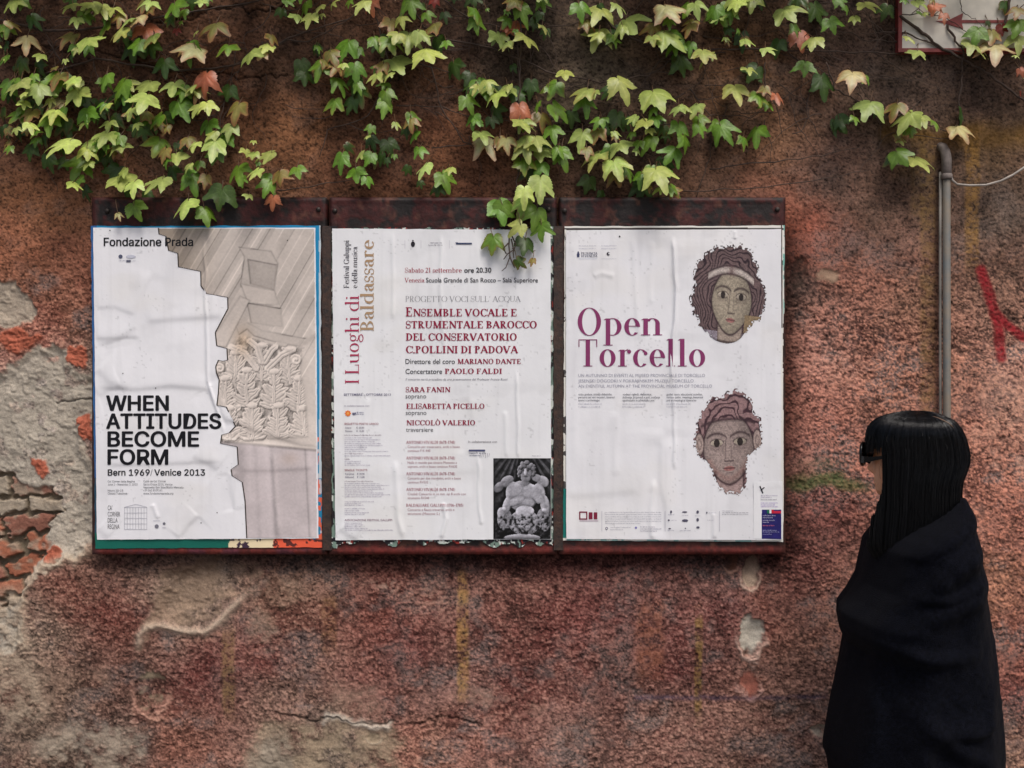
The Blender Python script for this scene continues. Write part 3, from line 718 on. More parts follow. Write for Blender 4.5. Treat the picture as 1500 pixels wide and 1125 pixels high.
def blur(Z, r):
    for ax in (0, 1):
        Zp = np.pad(Z, [(r + 1, r) if a == ax else (0, 0) for a in (0, 1)], mode='edge'); c = np.cumsum(Zp, ax)
        Z = (np.take(c, np.arange(2 * r + 1, c.shape[ax]), ax) - np.take(c, np.arange(0, c.shape[ax] - 2 * r - 1), ax)) / (2 * r + 1)
    return Z
def relief_shade(Hm, step, lx=-.5, ly=-.7, k=1.0):
    gy_, gx_ = np.gradient(Hm, step); return k * (lx * -gx_ + ly * -gy_) * -1

# ---- poster one: stone capital
dep1 = -.0446
folds1 = [([(299, 336), (300, 420), (304, 500), (306, 560), (318, 600), (330, 640)], 2.6, 2.2, 0), ([(304, 420), (306, 560)], 2.2, 4, 1),
          ([(139, 508), (175, 498), (200, 480), (208, 440), (214, 420), (222, 396)], 2.0, 4, 1), ([(139, 496), (165, 496), (210, 494)], 1.8, 3, 1), ([(212, 472), (260, 468), (330, 464)], 2.0, 4, 1),
          ([(140, 452), (170, 450), (200, 462)], 1.2, 3, 1), ([(140, 568), (200, 571), (250, 566), (310, 571)], 2.2, 3.5, 1), ([(140, 540), (160, 560), (190, 572)], 2, 5, 1),
          ([(140, 580), (180, 566)], 1.5, 4, 1), ([(300, 566), (316, 590), (334, 625)], 2.2, 3, 1), ([(150, 682), (240, 680), (330, 676)], 1.6, 3, 1), ([(280, 668), (306, 680), (320, 690)], 2, 4, 1),
          ([(262, 790), (276, 770), (292, 754)], 2.4, 3, 1), ([(222, 738), (232, 760)], 1.4, 3, 0), ([(334, 690), (338, 720), (345, 750)], 1.8, 3, 1), ([(142, 775), (160, 790)], 2, 5, 1),
          ([(320, 610), (380, 634), (440, 652), (466, 655)], 2.0, 3, 1), ([(345, 690), (400, 690), (462, 686)], 1.4, 3, 1), ([(400, 660), (404, 720), (406, 788)], 1.6, 4, 0), ([(420, 520), (466, 488)], 1.2, 3, 1)]
rel1, pt1 = make_surf(folds1, dep1, 1)
quad1 = [(136.5, 333.5), (462, 333.5), (466.5, 788.5), (142, 790.5)]
old1 = [(133.2, 331), (469.5, 330.5), (471.8, 801.5), (139.8, 803.5)]
def oldcol1(A, B_):
    n = fbm(A / 9, B_ / 7, 3, 601); c = np.ones(A.shape + (3,)) * lin((24, 134, 182))
    t = 1 - sstep(140, 144, A); c = np.where((t > .5)[..., None], lin((46, 96, 150)) * np.ones(3), c)
    low = B_ > 700; c = np.where(((A < 150) & low)[..., None], lin((40, 76, 96)), c)
    green = (B_ > 780) & (A < 336 + 3 * n); c = np.where(green[..., None], lin((12, 98, 84)), c)
    mid = (B_ > 780) & ~green & (A < 402 + 6 * n); mc = np.where((n > .18)[..., None], lin((62, 44, 62)), lin((232, 214, 176))); c = np.where(mid[..., None], mc, c)
    org = (B_ > 780) & ~green & ~mid; c = np.where(org[..., None], np.where((n < -.34)[..., None], lin((90, 44, 40)), lin((232, 96, 66))), c)
    rt = (A > 455) & (B_ > 640) & (B_ <= 790); rc = np.where((noise2(A / 4, B_ / 6, 605) > -.1)[..., None], lin((226, 104, 74)), lin((34, 130, 172))); rc = np.where((fbm(A / 5, B_ / 10, 2, 608) > .3)[..., None], lin((196, 190, 196)), rc)
    c = np.where(rt[..., None], rc, c)
    edge = (A > 467.5) & (B_ < 700); c = np.where(edge[..., None], lin((196, 208, 214)), c)
    return c * 1.0
o1 = sheet('old_poster', old1, flat, dep1 + .0012, oldcol1, None, 300, 400, 1.2, seed=3)
tag(o1, 'older blue edged poster showing around the art show poster, its foot green and orange', 'old poster', 'remains of older posters')
PT = thing('poster', W(300, 790, dep1), 'white poster with big black lettering beside a photo of a carved stone capital', 'poster', 'posters pasted on the boards')
sheet('paper', quad1, rel1, dep1, papercol(np.array([.985, .98, 1.0]), 1), PT, 230, 320, .5, seed=5)
edge_l = [(232, 334), (233, 343), (243, 346), (247, 367), (260.5, 371), (261.5, 391), (294, 397.5), (294.5, 419), (303, 430), (333.5, 435.5), (334, 452), (315.5, 487), (317.5, 506.5), (332.5, 510.5), (333.5, 527.5),
          (326, 529), (320, 527.5), (316, 537), (317, 546), (321, 556), (320, 574), (317.8, 594), (331.5, 596), (345, 624.5), (336, 634), (325, 637), (323, 649.5), (347.5, 654.5), (349, 680.5), (338.5, 687.5), (340, 697), (355, 706.5), (359, 734), (361.5, 788)]
PIC1 = edge_l + [(464.5, 787.5), (463.2, 640), (460.3, 335), (232, 334)]
def cap_col(A, B_):
    st = A[0, 1] - A[0, 0]
    nz = fbm(A / 30, B_ / 26, 4, 701); fine = fbm(A / 2.6, B_ / 2.6, 2, 711)
    Hm = np.zeros(A.shape)
    # ceiling mouldings, two runs of long bands at different slants
    def bands(v, edges, hs):
        h = np.zeros(A.shape)
        for e, s in zip(edges, hs): h = h + s * sstep(e - 1.2, e + 1.2, v)
        return h
    vl = (A - 300) + (B_ - 335) * .60          # falls from upper right to lower left
    hl = bands(vl, (-40, -28, -16, -2, 14, 24, 38, 56, 70, 84, 96), (2, -3, 3, -2, 3, -4, 3, 2, -3, 3, -3))
    vr = (A - 380) + (B_ - 500) * .58
    hr = bands(vr, (-60, -44, -30, -14, 2, 10, 26, 44, 60, 78, 92), (3, -3, 2, 3, -4, 2, 3, -3, 3, -2, 3))
    right = sstep(-6, 6, (A - 404) + (B_ - 400) * .06)
    Hm += hl * (1 - right) + hr * right
    shade = np.zeros(A.shape)
    def face(poly, dh, base):
        nonlocal Hm, shade
        d = polydist(A, B_, poly); k = sstep(-1.2, 1.2, d); Hm = Hm * (1 - k) + k * (dh + .0 * d); shade = shade * (1 - k) + k * base; shade = shade - .20 * np.exp(-(d / 1.3) ** 2)
    face([(350, 362), (397, 368), (407, 386), (400, 428), (352, 420), (358, 376)], 1, -.05)
    face([(363, 380), (405, 388), (402, 425), (367, 416)], -1, -.16)
    face([(353, 416), (402, 426), (410, 448), (363, 444)], 2, .03)
    face([(362, 444), (412, 452), (414, 480), (368, 473)], -1, -.06)
    face([(300, 500), (318, 486), (352, 434), (366, 440), (331, 508), (317, 507)], 2, .02)
    # abacus
    face([(346, 478), (361, 472), (384, 484), (425, 492), (448, 496), (440, 508), (400, 500), (372, 492), (362, 482), (350, 490)], 3, -.06)
    # carved bell of leaves
    bell = polydist(A, B_, [(312, 530), (350, 492), (372, 494), (400, 505), (446, 510), (440, 545), (446, 570), (452, 640), (318, 650), (330, 600), (312, 560)])
    inb = sstep(-2, 4, bell)
    leaf = np.zeros(A.shape); warp_ = fbm(A / 11, B_ / 14, 3, 731)
    def lobe(px_, py_, ang_, lg, wd, z):           # one carved leaflet: a blade with a groove, lying at an angle
        nonlocal leaf
        c_, s_ = math.cos(ang_), math.sin(ang_); U_ = (A - px_) * c_ + (B_ - py_) * s_; V_ = -(A - px_) * s_ + (B_ - py_) * c_ + 3.0 * warp_
        u = U_ / lg; q = 1 - np.abs(2 * u - 1) ** 2.2; w_ = wd * np.sqrt(np.clip(q, 1e-4, 1)) * (1 - .35 * u); v = V_ / w_
        h = z + (4.2 * np.sqrt(np.clip(1 - v * v, 0, 1)) - 2.4 * np.exp(-(v / .22) ** 2)) * (.55 + .45 * u) + 1.6 * np.exp(-((u - .92) / .12) ** 2)
        leaf = np.where((u > 0) & (u < 1) & (np.abs(v) < 1), np.maximum(leaf, h), leaf)
    rr_ = random.Random(4)
    leaf = np.clip(.9 + 2.2 * fbm(A / 5, B_ / 6, 3, 741) + .8 * np.cos(A / 1.9 + 3 * warp_), 0, 3)
    for row_, z0, spec_ in ((0, .4, ((345, 566, 52), (384, 560, 56), (424, 564, 54))), (1, 2.2, ((330, 606, 54), (362, 600, 60), (402, 602, 60), (438, 606, 54))), (2, 4.0, ((336, 646, 50), (370, 648, 56), (408, 648, 56), (444, 646, 50)))):
        for cx, by, ht in spec_:
            for k in range(6):
                v = .08 + .14 * k; lg = (23 - 1.9 * k) * rr_.uniform(.8, 1.2)
                for sg in (-1, 1): lobe(cx + sg * 1.5, by - ht * v, math.radians(-90 + sg * (64 - 7 * k + rr_.uniform(-12, 12))), lg, (6.4 - .45 * k) * rr_.uniform(.85, 1.15), z0 + .15 * k)
            lobe(cx, by, math.radians(-90), ht * .98, 3.2, z0 + .6)
            q = np.hypot((A - cx) / 7.5, (B_ - by + ht * .96) / 4.6); leaf = np.maximum(leaf, np.where(q < 1, z0 + 3 + 4 * np.sqrt(np.clip(1 - q * q, 0, 1)), 0))
    for p0, p1 in (((376, 540), (338, 508)), ((392, 540), (430, 512)), ((384, 530), (366, 500)), ((388, 530), (404, 508))):
        d, t, s_ = segdist(A, B_, [p0, ((p0[0] + p1[0]) / 2 + 2, (p0[1] + p1[1]) / 2 - 6), p1]); leaf = np.maximum(leaf, np.where(d < 4.5, 5 + 2.2 * np.sqrt(np.clip(1 - (d / 4.5) ** 2, 0, 1)) - 1.6 * np.exp(-(d / .9) ** 2), 0))
    for cx, cy, r in ((322, 540, 8), (434, 528, 9), (336, 553, 5), (333, 641, 6), (440, 602, 6), (350, 512, 7)):
        q = np.hypot(A - cx, B_ - cy) / r; leaf = np.maximum(leaf, np.where(q < 1, 7 * np.sqrt(np.clip(1 - q * q, 0, 1)) + 1.4 * np.cos(q * 9 + np.arctan2(B_ - cy, A - cx)), 0))
    leaf = leaf + .7 * fbm(A / 5, B_ / 7, 3, 721)
    Hm = Hm * (1 - inb) + inb * (leaf + 2)
    shade = shade * (1 - inb) + inb * (-.26 * (1 - sstep(.2, 3.0, leaf)))
    # astragal and shaft
    ast = np.exp(-(((B_ - 651) - (A - 390) * .09) / 5) ** 2) * (A > 328); Hm += 6 * ast
    shaft = sstep(650, 656, B_ - (A - 390) * .09)
    Hm = Hm * (1 - shaft) + shaft * (2.2 * np.sin((A - 392) / 13.0) * np.exp(-((A - 392) / 26) ** 2))
    tone = .09 * np.sin(np.floor(vl / 13.0) * 2.4) * (1 - right) + .08 * np.sin(np.floor(vr / 15.0) * 1.9) * right; shade = shade + tone * (1 - sstep(478, 500, B_)) * (np.abs(shade) < .02)
    Hm = Hm + .7 * inb * leaf
    xs_ = A - (B_ - 660) * .05; shade = shade + shaft * (-.16 * np.exp(-((xs_ - 398) / 3.2) ** 2) + .05 * np.exp(-((xs_ - 391) / 5) ** 2) - .05 * sstep(398, 402, xs_) - .20 * np.exp(-((xs_ - 447) / 1.6) ** 2) + .08 * sstep(449, 453, xs_) - .07 * np.exp(-((xs_ - 374) / 3) ** 2)); shade = shade + .10 * ast
    sh = relief_shade(Hm, st, .55, .8) * (.16 + .04 * inb) + np.clip((Hm - blur(Hm, 7)) * .035, -.3, .16) * (.4 + .6 * inb)
    base = np.ones(A.shape + (3,)) * lin((210, 199, 190))
    top = 1 - sstep(440, 520, B_); base = base * (1 - .14 * top[..., None])
    lft = (1 - sstep(250, 340, A)) * top; base = base * (1 - .42 * lft[..., None] * np.array([.9, 1, 1.15]))
    base = base * (1 - shaft[..., None]) + shaft[..., None] * lin((207, 196, 196))
    oc = np.exp(-((A - 356) / 14) ** 2 - ((B_ - 500) / 22) ** 2); base = base * (1 - .5 * oc[..., None]) + .5 * oc[..., None] * lin((176, 140, 92))
    oc = np.exp(-((A - 424) / 14) ** 2 - ((B_ - 672) / 10) ** 2) * .3; base = base * (1 - oc[..., None]) + oc[..., None] * lin((170, 140, 110))
    lightR = sstep(430, 460, A) * sstep(470, 560, B_) * (1 - shaft); base = base * (1 + .12 * lightR[..., None])
    dl = sstep(366, 352, A) * shaft * .25
    lum = np.clip(.95 + 1.25 * np.clip(sh, -.5, .26) + 1.25 * shade + .11 * nz + .07 * fine - dl, .15, 1.35)
    return np.clip(base * lum[..., None] * np.where(lum < .9, 1, 1)[..., None], 0, .85)
def cap_keep(A, B_): return inpoly(A + .4 * noise2(A / 3, B_ / 3, 5), B_, PIC1)
picture('printed_photo', 230, 465, 334, 788, .75, cap_col, cap_keep, rel1, dep1, PT)
p = Print(rel1, dep1); BK_ = (20, 21, 26)
for i in range(len(edge_l) - 1):                                   # the dark printed edge of the cut-out
    (ax, ay), (bx, by) = edge_l[i], edge_l[i + 1]
    if (bx, by) != (ax, ay): p.line(ax, ay, bx, by, 1.7 if by - ay > abs(bx - ax) else .7, (62, 54, 50))
p.sans('Fondazione Prada', 151.8, 283, 360.3, 12.0, BK_, .034, face=GROT)
for s, x0, x1, b, c in (('WHEN', 155.3, 247.4, 601.2, 21.4), ('ATTITUDES', 155.3, 324.2, 627.6, 21.4), ('BECOME', 157.3, 291.8, 653.8, 21.4), ('FORM', 157.3, 246.6, 680.2, 21.4)): p.sans(s, x0, x1, b, c, (18, 18, 24), .052, face=GROT)
p.sans('Bern 1969', 157.8, 219.4, 696.5, 8.9, BK_, .036, face=GROT); p.sans('/', 220.2, 223.4, 696.9, 9.2, (120, 120, 126)); p.sans('Venice 2013', 226, 300.4, 696.5, 8.9, BK_, .036, face=GROT)
T1 = (74, 74, 82)
for s, x0, x1, b in (("Ca' Corner della Regina", 157.8, 197.2, 706.6), ('June 1 \u2013 November 3, 2013', 157.8, 201.4, 711.1), ('Hours 10\u201318', 157.8, 180.4, 719.9), ('Closed Tuesdays', 157.8, 186, 724.2),
                     ("Calle de Ca' Corner", 210, 243.2, 706.4), ('Santa Croce 2215, Venice', 210, 252.6, 711), ('Vaporetto San Stae/Rialto Mercato', 210, 268.4, 715.4), ('+39 041 8109161', 210, 237.8, 719.6), ('www.fondazioneprada.org', 210, 253.8, 724.2)): p.sans(s, x0, x1, b, 2.9, T1, face=GROT)
for s, b, x1 in (("CA'", 747.2, 164.5), ('CORNER', 756.4, 175.8), ('DELLA', 765.4, 172.2), ('REGINA', 774.8, 175)): p.sans(s, 157.8, x1, b, 6.7, (66, 64, 70), -.004)
G_ = (176, 176, 184)
for k in range(5): p.rect(182, 743 + k * 8, 215.5, 743.6 + k * 8, G_)
for k in range(9): p.rect(182 + k * 4.1, 743, 182.6 + k * 4.1, 775, G_)
p.line(182, 743, 199, 738.6, .6, G_); p.line(199, 738.6, 215.5, 743, .6, G_)
p.disc(229.5, 771, 3, (120, 120, 130)); p.rect(224.5, 762.4, 234, 763, G_); p.disc(240.4, 767, 2.3, (110, 110, 120), 5); p.rect(238, 772.6, 243, 773.4, G_)
p.disc(176.5, 375.8, 3.0, (84, 88, 110)); p.disc(191.5, 376, 7, (196, 198, 210), 16, 2.6); p.small(185, 199, 377.2, 2, (150, 152, 170)); p.small(174, 184, 382.6, 1.8, (150, 150, 165)); p.rect(185, 380.8, 191.5, 384, (90, 92, 110)); p.small(192, 199, 382.6, 1.6, (160, 160, 175))
for x, y in ((161, 337.5), (421, 352), (228, 568.5), (180, 547), (318, 751), (294.5, 766)): p.disc(x, y, .9, (40, 36, 36), 7)
p.build('lettering', PT, ink)

# ---- poster two: concert bill
dep2 = -.0450
folds2 = [([(575, 336), (577, 420), (574, 470)], 1.4, 3, 0), ([(645, 340), (647, 420), (650, 520)], 1.8, 3, 0), ([(757, 540), (759, 600), (757, 650), (760, 672)], 2.2, 2.4, 0), ([(688, 580), (692, 625), (682, 668)], 1.6, 3, 1),
          ([(580, 672), (582, 740), (592, 790)], 2.2, 4, 0), ([(648, 735), (652, 760), (644, 790)], 2.6, 3, 0), ([(700, 660), (704, 748), (706, 770)], 1.8, 2.6, 0), ([(740, 600), (741, 672)], 1.4, 3, 0),
          ([(538, 580), (532, 620), (528, 660)], 1.2, 4, 0), ([(492, 690), (560, 700), (720, 690)], .9, 6, 1), ([(495, 775), (510, 785), (525, 792)], 2.2, 4, 1), ([(490, 470), (600, 460), (800, 470)], .8, 8, 1), ([(700, 345), (702, 520)], 1.0, 5, 0)]
rel2, pt2 = make_surf(folds2, dep2, 2)
quad2 = [(486.4, 334.8), (806.6, 336.8), (807.4, 790), (491.4, 791.3)]
def oldcol2(A, B_):
    n = fbm(A / 8, B_ / 9, 3, 641); m_ = fbm(A / 5, B_ / 16, 3, 645)
    c = np.where((n > .1)[..., None], lin((206, 212, 204)), lin((34, 30, 34))); c = np.where((m_ > .22)[..., None], lin((116, 138, 126)), c); c = np.where((m_ < -.36)[..., None], lin((140, 46, 38)), c)
    dash = (B_ > 787) & (B_ < 793.6) & (np.sin((A - 700) / 2.6) > .0); return np.where(dash[..., None], lin((28, 26, 34)), c) * 1.0
def oldkeep2(A, B_, U, V):
    n = fbm(A / 14, B_ / 12, 3, 651)
    right = (A > 800) & (A < 813.5 + 3 * n) & (B_ < 797); bot = (B_ > 780) & (B_ < 793.5 + 16 * (fbm(A / 26, B_ / 40, 2, 655) - .05)) ; top = (B_ < 345) & (B_ > 333.5 - 3.5 * n); left = (A < 495) & (A > 484.8 + 2 * n)
    return right | bot | top | left
o2 = sheet('old_poster', [(483, 331), (815, 332), (815, 803), (485, 803)], flat, dep2 + .0013, oldcol2, None, 330, 470, .3, oldkeep2, seed=9)
tag(o2, 'torn white green and black paper remnants around the edges of the concert poster', 'old poster', 'remains of older posters')
PT = thing('poster', W(648, 791, dep2), 'white concert poster with dark red names and a grey statue photo in its lower corner', 'poster', 'posters pasted on the boards')
sheet('paper', quad2, rel2, dep2, papercol(np.array([.97, .975, .985]), 2), PT, 230, 320, .5, seed=15)
def stat_col(A, B_):
    x = (A - 722.7) / 84.3; y = (B_ - 671.3) / 118
    Hm = np.full(A.shape, -8.0); base = np.full(A.shape, .16)
    ang = np.arctan2(y + .25, x - .5); base = base + .16 * sstep(.1, .7, np.cos(ang * 34 + .6)) * (1 - sstep(.3, .5, y)); Hm = Hm + 1.5 * np.cos(ang * 34)
    base = base + .12 * fbm(A / 6, B_ / 6, 3, 801)
    def ell(cx, cy, rx, ry, rot=0, z=0, al=.66, h=1):
        nonlocal Hm, base
        c, s = math.cos(rot), math.sin(rot); u = ((x - cx) * c + (y - cy) * s) / rx; v = (-(x - cx) * s + (y - cy) * c) / ry; q = 1 - u * u - v * v
        hh = z + h * 12 * np.sqrt(np.clip(q, 0, 1)); k = sstep(-1.2, 1.2, hh - Hm) * (q > 0); m_ = np.maximum(hh, Hm) + 1.0 * np.exp(-((hh - Hm) / 2.2) ** 2); Hm = np.where(q > 0, m_, Hm); base = base * (1 - k) + al * k
    ell(.24, .29, .12, .07, -.3, -4, .5); ell(.10, .36, .10, .06, -.4, -4, .42); ell(.86, .29, .11, .07, .2, -4, .6); ell(.76, .25, .1, .05, .2, -4, .5)
    ell(.5, .47, .27, .19, 0, -2, .62); ell(.40, .41, .14, .10, 0, 2, .66); ell(.64, .42, .15, .10, 0, 2, .66)
    ell(.33, .42, .11, .13, .3, 0, .6); ell(.79, .44, .11, .13, -.3, 0, .64); ell(.24, .58, .07, .13, .5, 1, .6); ell(.9, .58, .08, .13, -.35, 1, .6)
    ell(.4, .53, .16, .055, -.25, 4, .66); ell(.76, .48, .15, .06, .45, 4, .66); ell(.6, .55, .12, .06, 0, 2, .64); ell(.14, .68, .07, .07, 0, 3, .55)
    ell(.56, .29, .07, .08, 0, 0, .5); ell(.565, .16, .115, .115, 0, 4, .62); ell(.565, .23, .09, .07, 0, 6, .48); ell(.56, .17, .03, .05, 0, 12, .66)
    for k in range(11): ell(.46 + .022 * k, .075 + .03 * math.cos(k * 1.7) + .0025 * (k - 5) ** 2, .035, .03, 0, 10, .34)
    for k in range(5): ell(.70 + .01 * (k % 2), .1 + .025 * k, .03, .025, 0, 7, .28); ell(.45 - .01 * (k % 2), .12 + .025 * k, .025, .025, 0, 7, .26)
    ell(.55, .66, .16, .075, 0, 5, .74); ell(.54, .80, .27, .16, 0, -2, .62); ell(.2, .76, .13, .14, 0, -3, .5); ell(.88, .76, .13, .15, 0, -3, .5); ell(.19, .63, .05, .03, 0, 3, .7); ell(.89, .64, .05, .03, 0, 3, .7)
    ell(.5, .99, .32, .05, 0, 6, .66)
    orn = fbm(A / 3.4, B_ / 3.4, 2, 811); lowz = sstep(.66, .74, y) * (1 - sstep(.94, .96, y) * (np.abs(x - .5) < .3)); Hm = Hm + 4.5 * orn * lowz; base = base - .35 * lowz * sstep(.02, .35, -orn)
    for cx in (.39, .69):                       # stems of carved foliage
        d, t, s = segdist(x, y, [(cx + .12 * (1 if cx < .5 else -1), .93), (cx, .84), (cx - .02, .74)]); base = base - .35 * np.exp(-(d / .018) ** 2)
    for cx, cy in ((.52, .15), (.60, .15)): base = base - .4 * np.exp(-((x - cx) / .02) ** 2 - ((y - cy) / .013) ** 2)
    base = base - .3 * np.exp(-((x - .565) / .035) ** 2 - ((y - .225) / .008) ** 2)
    st = A[0, 1] - A[0, 0]; Hm = Hm + 2.0 * fbm(A / 4.5, B_ / 4.5, 3, 831) * (base > .4); sh = np.clip(relief_shade(Hm, st, .5, .75) * .07, -.34, .26) + np.clip((Hm - blur(Hm, 9)) * .03, -.26, .18)
    l = np.clip(base + sh + .05 * fbm(A / 2, B_ / 2, 2, 821), .02, .95) * sstep(-.06, .12, np.minimum(np.minimum(x, 1 - x), np.minimum(y, 1 - y)) + .04)
    return (l ** 2.25)[..., None] * np.array([.80, .79, .87])
picture('printed_photo', 722.7, 807.0, 671.3, 789.4, .55, stat_col, None, rel2, dep2, PT)
p = Print(rel2, dep2); RED = (142, 30, 62); DK = (44, 42, 50); GR = (130, 128, 136); RG = (150, 98, 112)
lightpen = Serif(s=.115, t=.042, x=.64, sl=.07); boldcap = Serif(s=.205, t=.075, sl=.075); medpen = Serif(s=.15, t=.055, x=.66, sl=.06); thin = Serif(s=.085, t=.03, sl=.06)
p.serif('I Luoghi di', 562.9, 432.3, 525.7, 20.2, (168, 44, 80), lightpen, up=True)
p.serif('Baldassare', 486.1, 351.7, 547.3, 19.6, (172, 142, 110), Serif(s=.15, t=.05, x=.66, sl=.07), up=True)
p.serif('Festival Galuppi', 422, 351.7, 511.3, 7.8, (76, 72, 78), medpen, up=True); p.serif('e della musica', 422, 361.3, 523.3, 7.8, (76, 72, 78), medpen, up=True)
p.serif('Sabato 21 settembre', 592.9, 676.4, 399.2, 7.0, (160, 62, 78), medpen); p.sans('ore 20.30', 680, 719.8, 399.2, 7.0, DK, .02)
p.serif('Venezia', 592.9, 621.7, 413.6, 6.6, (160, 62, 78), medpen); p.sans('Scuola Grande di San Rocco \u2013 Sala Superiore', 624, 788, 413.6, 6.6, DK, .008)
p.serif("PROGETTO VOCI SULL' ACQUA", 593.6, 762.8, 441.9, 8.3, (120, 118, 124), thin)
p.serif('E', 593.8, 604.2, 463.4, 13.4, RED, boldcap); p.serif('NSEMBLE VOCALE E', 604.4, 757.3, 463.3, 10.9, RED, boldcap)
p.serif('STRUMENTALE BAROCCO', 594, 786.8, 480.8, 10.6, RED, boldcap); p.serif('DEL CONSERVATORIO', 594, 757.5, 498.8, 10.6, RED, boldcap); p.serif('C.POLLINI DI PADOVA', 594, 758.7, 517.3, 10.6, RED, boldcap)
p.sans('Direttore del coro', 594, 666.3, 532.9, 7, DK, .004); p.serif('MARIANO DANTE', 669.7, 763.4, 532.9, 7.2, RED, boldcap)
p.sans('Concertatore', 594, 647.6, 547.5, 7, DK, .004); p.serif('PAOLO FALDI', 651.2, 735.7, 547.5, 7.6, RED, boldcap)
p.sans('Il concerto verr\u00e0 preceduto da una presentazione del Professor Franco Rossi', 594, 743.6, 557.2, 3.2, (120, 118, 128), 0, shear=.25)
p.serif('SARA FANIN', 594, 659.6, 574.4, 7.4, RED, boldcap); p.sans('soprano', 594, 624.4, 583.5, 6.6, DK, -.004)
p.serif('ELISABETTA PICELLO', 594.8, 710, 598.8, 7.6, RED, boldcap); p.sans('soprano', 594.4, 624.6, 607.8, 6.6, DK, -.004)
p.serif('NICCOL\u00d2 VALERIO', 594.8, 696.3, 622.9, 7.4, RED, boldcap); p.sans('traversiere', 594.8, 634.4, 632.5, 6.4, DK, -.004)
for k, (t0, l1, x1, l2, x2) in enumerate((('ANTONIO VIVALDI (1678\u20131741)', 'Concerto per traversiere, archi e basso', 673.5, 'continuo F K 440', 630.3), ('ANTONIO VIVALDI (1678\u20131741)', 'Nulla in mundo pax sincera Mottetto a', 669.2, 'soprano, archi e basso continuo RV630', 669.6),
        ('ANTONIO VIVALDI (1678\u20131741)', 'Concerto per due mandolini, archi e basso', 675.2, 'continuo RV532', 627.2), ('ANTONIO VIVALDI (1678\u20131741)', 'Credidi Concerto in re min. op 8 archi con', 682.4, 'strumento RV544', 628.4), ('BALDASSARE GALUPPI (1706\u20131785)', 'Concerto a flauto traverso, archi e', 665.6, 'strumenti (Moscow S.)', 644))):
    y = 650 + 23.05 * k
    p.serif(t0, 594.8, 666.8 if k < 4 else 678.8, y, 4.3, (150, 60, 84), medpen); p.sans(l1, 597.2, x1, y + 6.2, 3.6, RG, -.003); p.sans(l2, 597.2, x2, y + 12, 3.6, RG, -.003)
p.sans('In collaborazione con', 686, 728, 648.6, 3.2, (110, 104, 112)); p.rect(686.7, 658.6, 710.6, 661.2, (72, 76, 110)); p.small(687, 711, 664.6, 3, (80, 82, 110)); p.small(688, 704, 668, 2.4, (90, 92, 120))
for k in range(6): p.line(704 + k * 2.6, 664, 703 + k * 2.6, 671 - (k % 3), .5, (130, 126, 140))
p.small(779.6, 792, 668.4, 1.8, (150, 148, 156))
p.sans('SETTEMBRE - OTTOBRE 2013', 503.6, 572.5, 579.7, 3.3, (96, 92, 122), .004); p.sans('in collaborazione con', 504.3, 541, 595.4, 2.4, (160, 154, 168))
star = []
for k in range(16): a = k * math.pi / 8; r_ = 5.0 if k % 2 == 0 else 3.6; star.append((509.6 + r_ * math.cos(-a), 605.5 + r_ * math.sin(-a)))
p.poly(star, (226, 118, 48)); p.disc(509.6, 605.5, 1.8, (236, 166, 90)); p.sans('apt', 516, 521.8, 607.2, 4.0, (52, 50, 100), .03); p.small(522.4, 532.8, 604.8, 1.9, (70, 70, 120)); p.small(522.4, 532.8, 607.2, 1.9, (70, 70, 120))
p.sans('BIGLIETTO POSTO UNICO', 504.8, 554.4, 622.2, 2.8, (150, 84, 96), .006); p.sans('Intero', 506, 514.6, 627.8, 2.6, (120, 112, 130), .004); p.sans('\u20ac 20,00', 522, 533.4, 627.8, 2.6, (120, 112, 130), .004); p.sans('Ridotto', 506, 516.2, 632.6, 2.6, (120, 112, 130), .004); p.sans('\u20ac 15,00', 522, 533.4, 632.6, 2.6, (120, 112, 130), .004)
LG = (158, 150, 170); r0 = random.Random(3)
p.small(504.4, 559, 638.2, 2.0, (130, 110, 128))
for k in range(8): p.small(505, r0.uniform(535, 575), 641.8 + k * 2.85, 1.8, LG)
p.small(505, 532, 665.2, 2.0, (130, 110, 128)); p.small(505, 571, 668.2, 1.8, LG); p.small(505, 512, 673.4, 2, (130, 110, 128))
for k in range(3): p.small(505, r0.uniform(524, 542), 676.4 + k * 2.8, 1.8, LG)
p.sans('SINGLE TICKETS', 504.8, 538, 690, 2.8, (150, 84, 96), .006); p.sans('Full price', 506, 518.6, 695.4, 2.6, (110, 104, 130), .004); p.sans('\u20ac 20,00', 523, 534, 695.4, 2.6, (110, 104, 130), .004); p.sans('Reduced', 506, 518, 700, 2.6, (110, 104, 130), .004); p.sans('\u20ac 15,00', 523, 534, 700, 2.6, (110, 104, 130), .004)
p.small(505, 546, 705.8, 2.0, (130, 110, 128))
for k in range(8): p.small(505, r0.uniform(540, 576), 708.8 + k * 2.75, 1.8, LG)
for y, x1 in ((735.4, 547), (738, 530), (740.6, 532), (745.6, 534), (748.6, 526), (751.4, 540), (754, 534)): p.small(505, x1, y, 1.9, LG)
p.sans('ASSOCIAZIONE FESTIVAL GALUPPI', 504.8, 574.4, 763.2, 2.9, (132, 100, 120), .006)
for k, x1 in enumerate((530, 532, 528, 538, 575)): p.small(505, x1, 766.8 + k * 2.6, 1.8, LG)
for x in (592.9, 616.4, 658): p.rect(x, 352, x + .5, 364, (190, 188, 196))
p.poly([(604.9 + 3.1 * math.sin(-a) , 357.4 - 4.4 * math.cos(a) * (1 if math.cos(a) < .3 else .9)) for a in [k * .628 for k in range(10)]], (34, 32, 40)); p.disc(604.9, 352.4, 1.1, (60, 56, 64), 8)
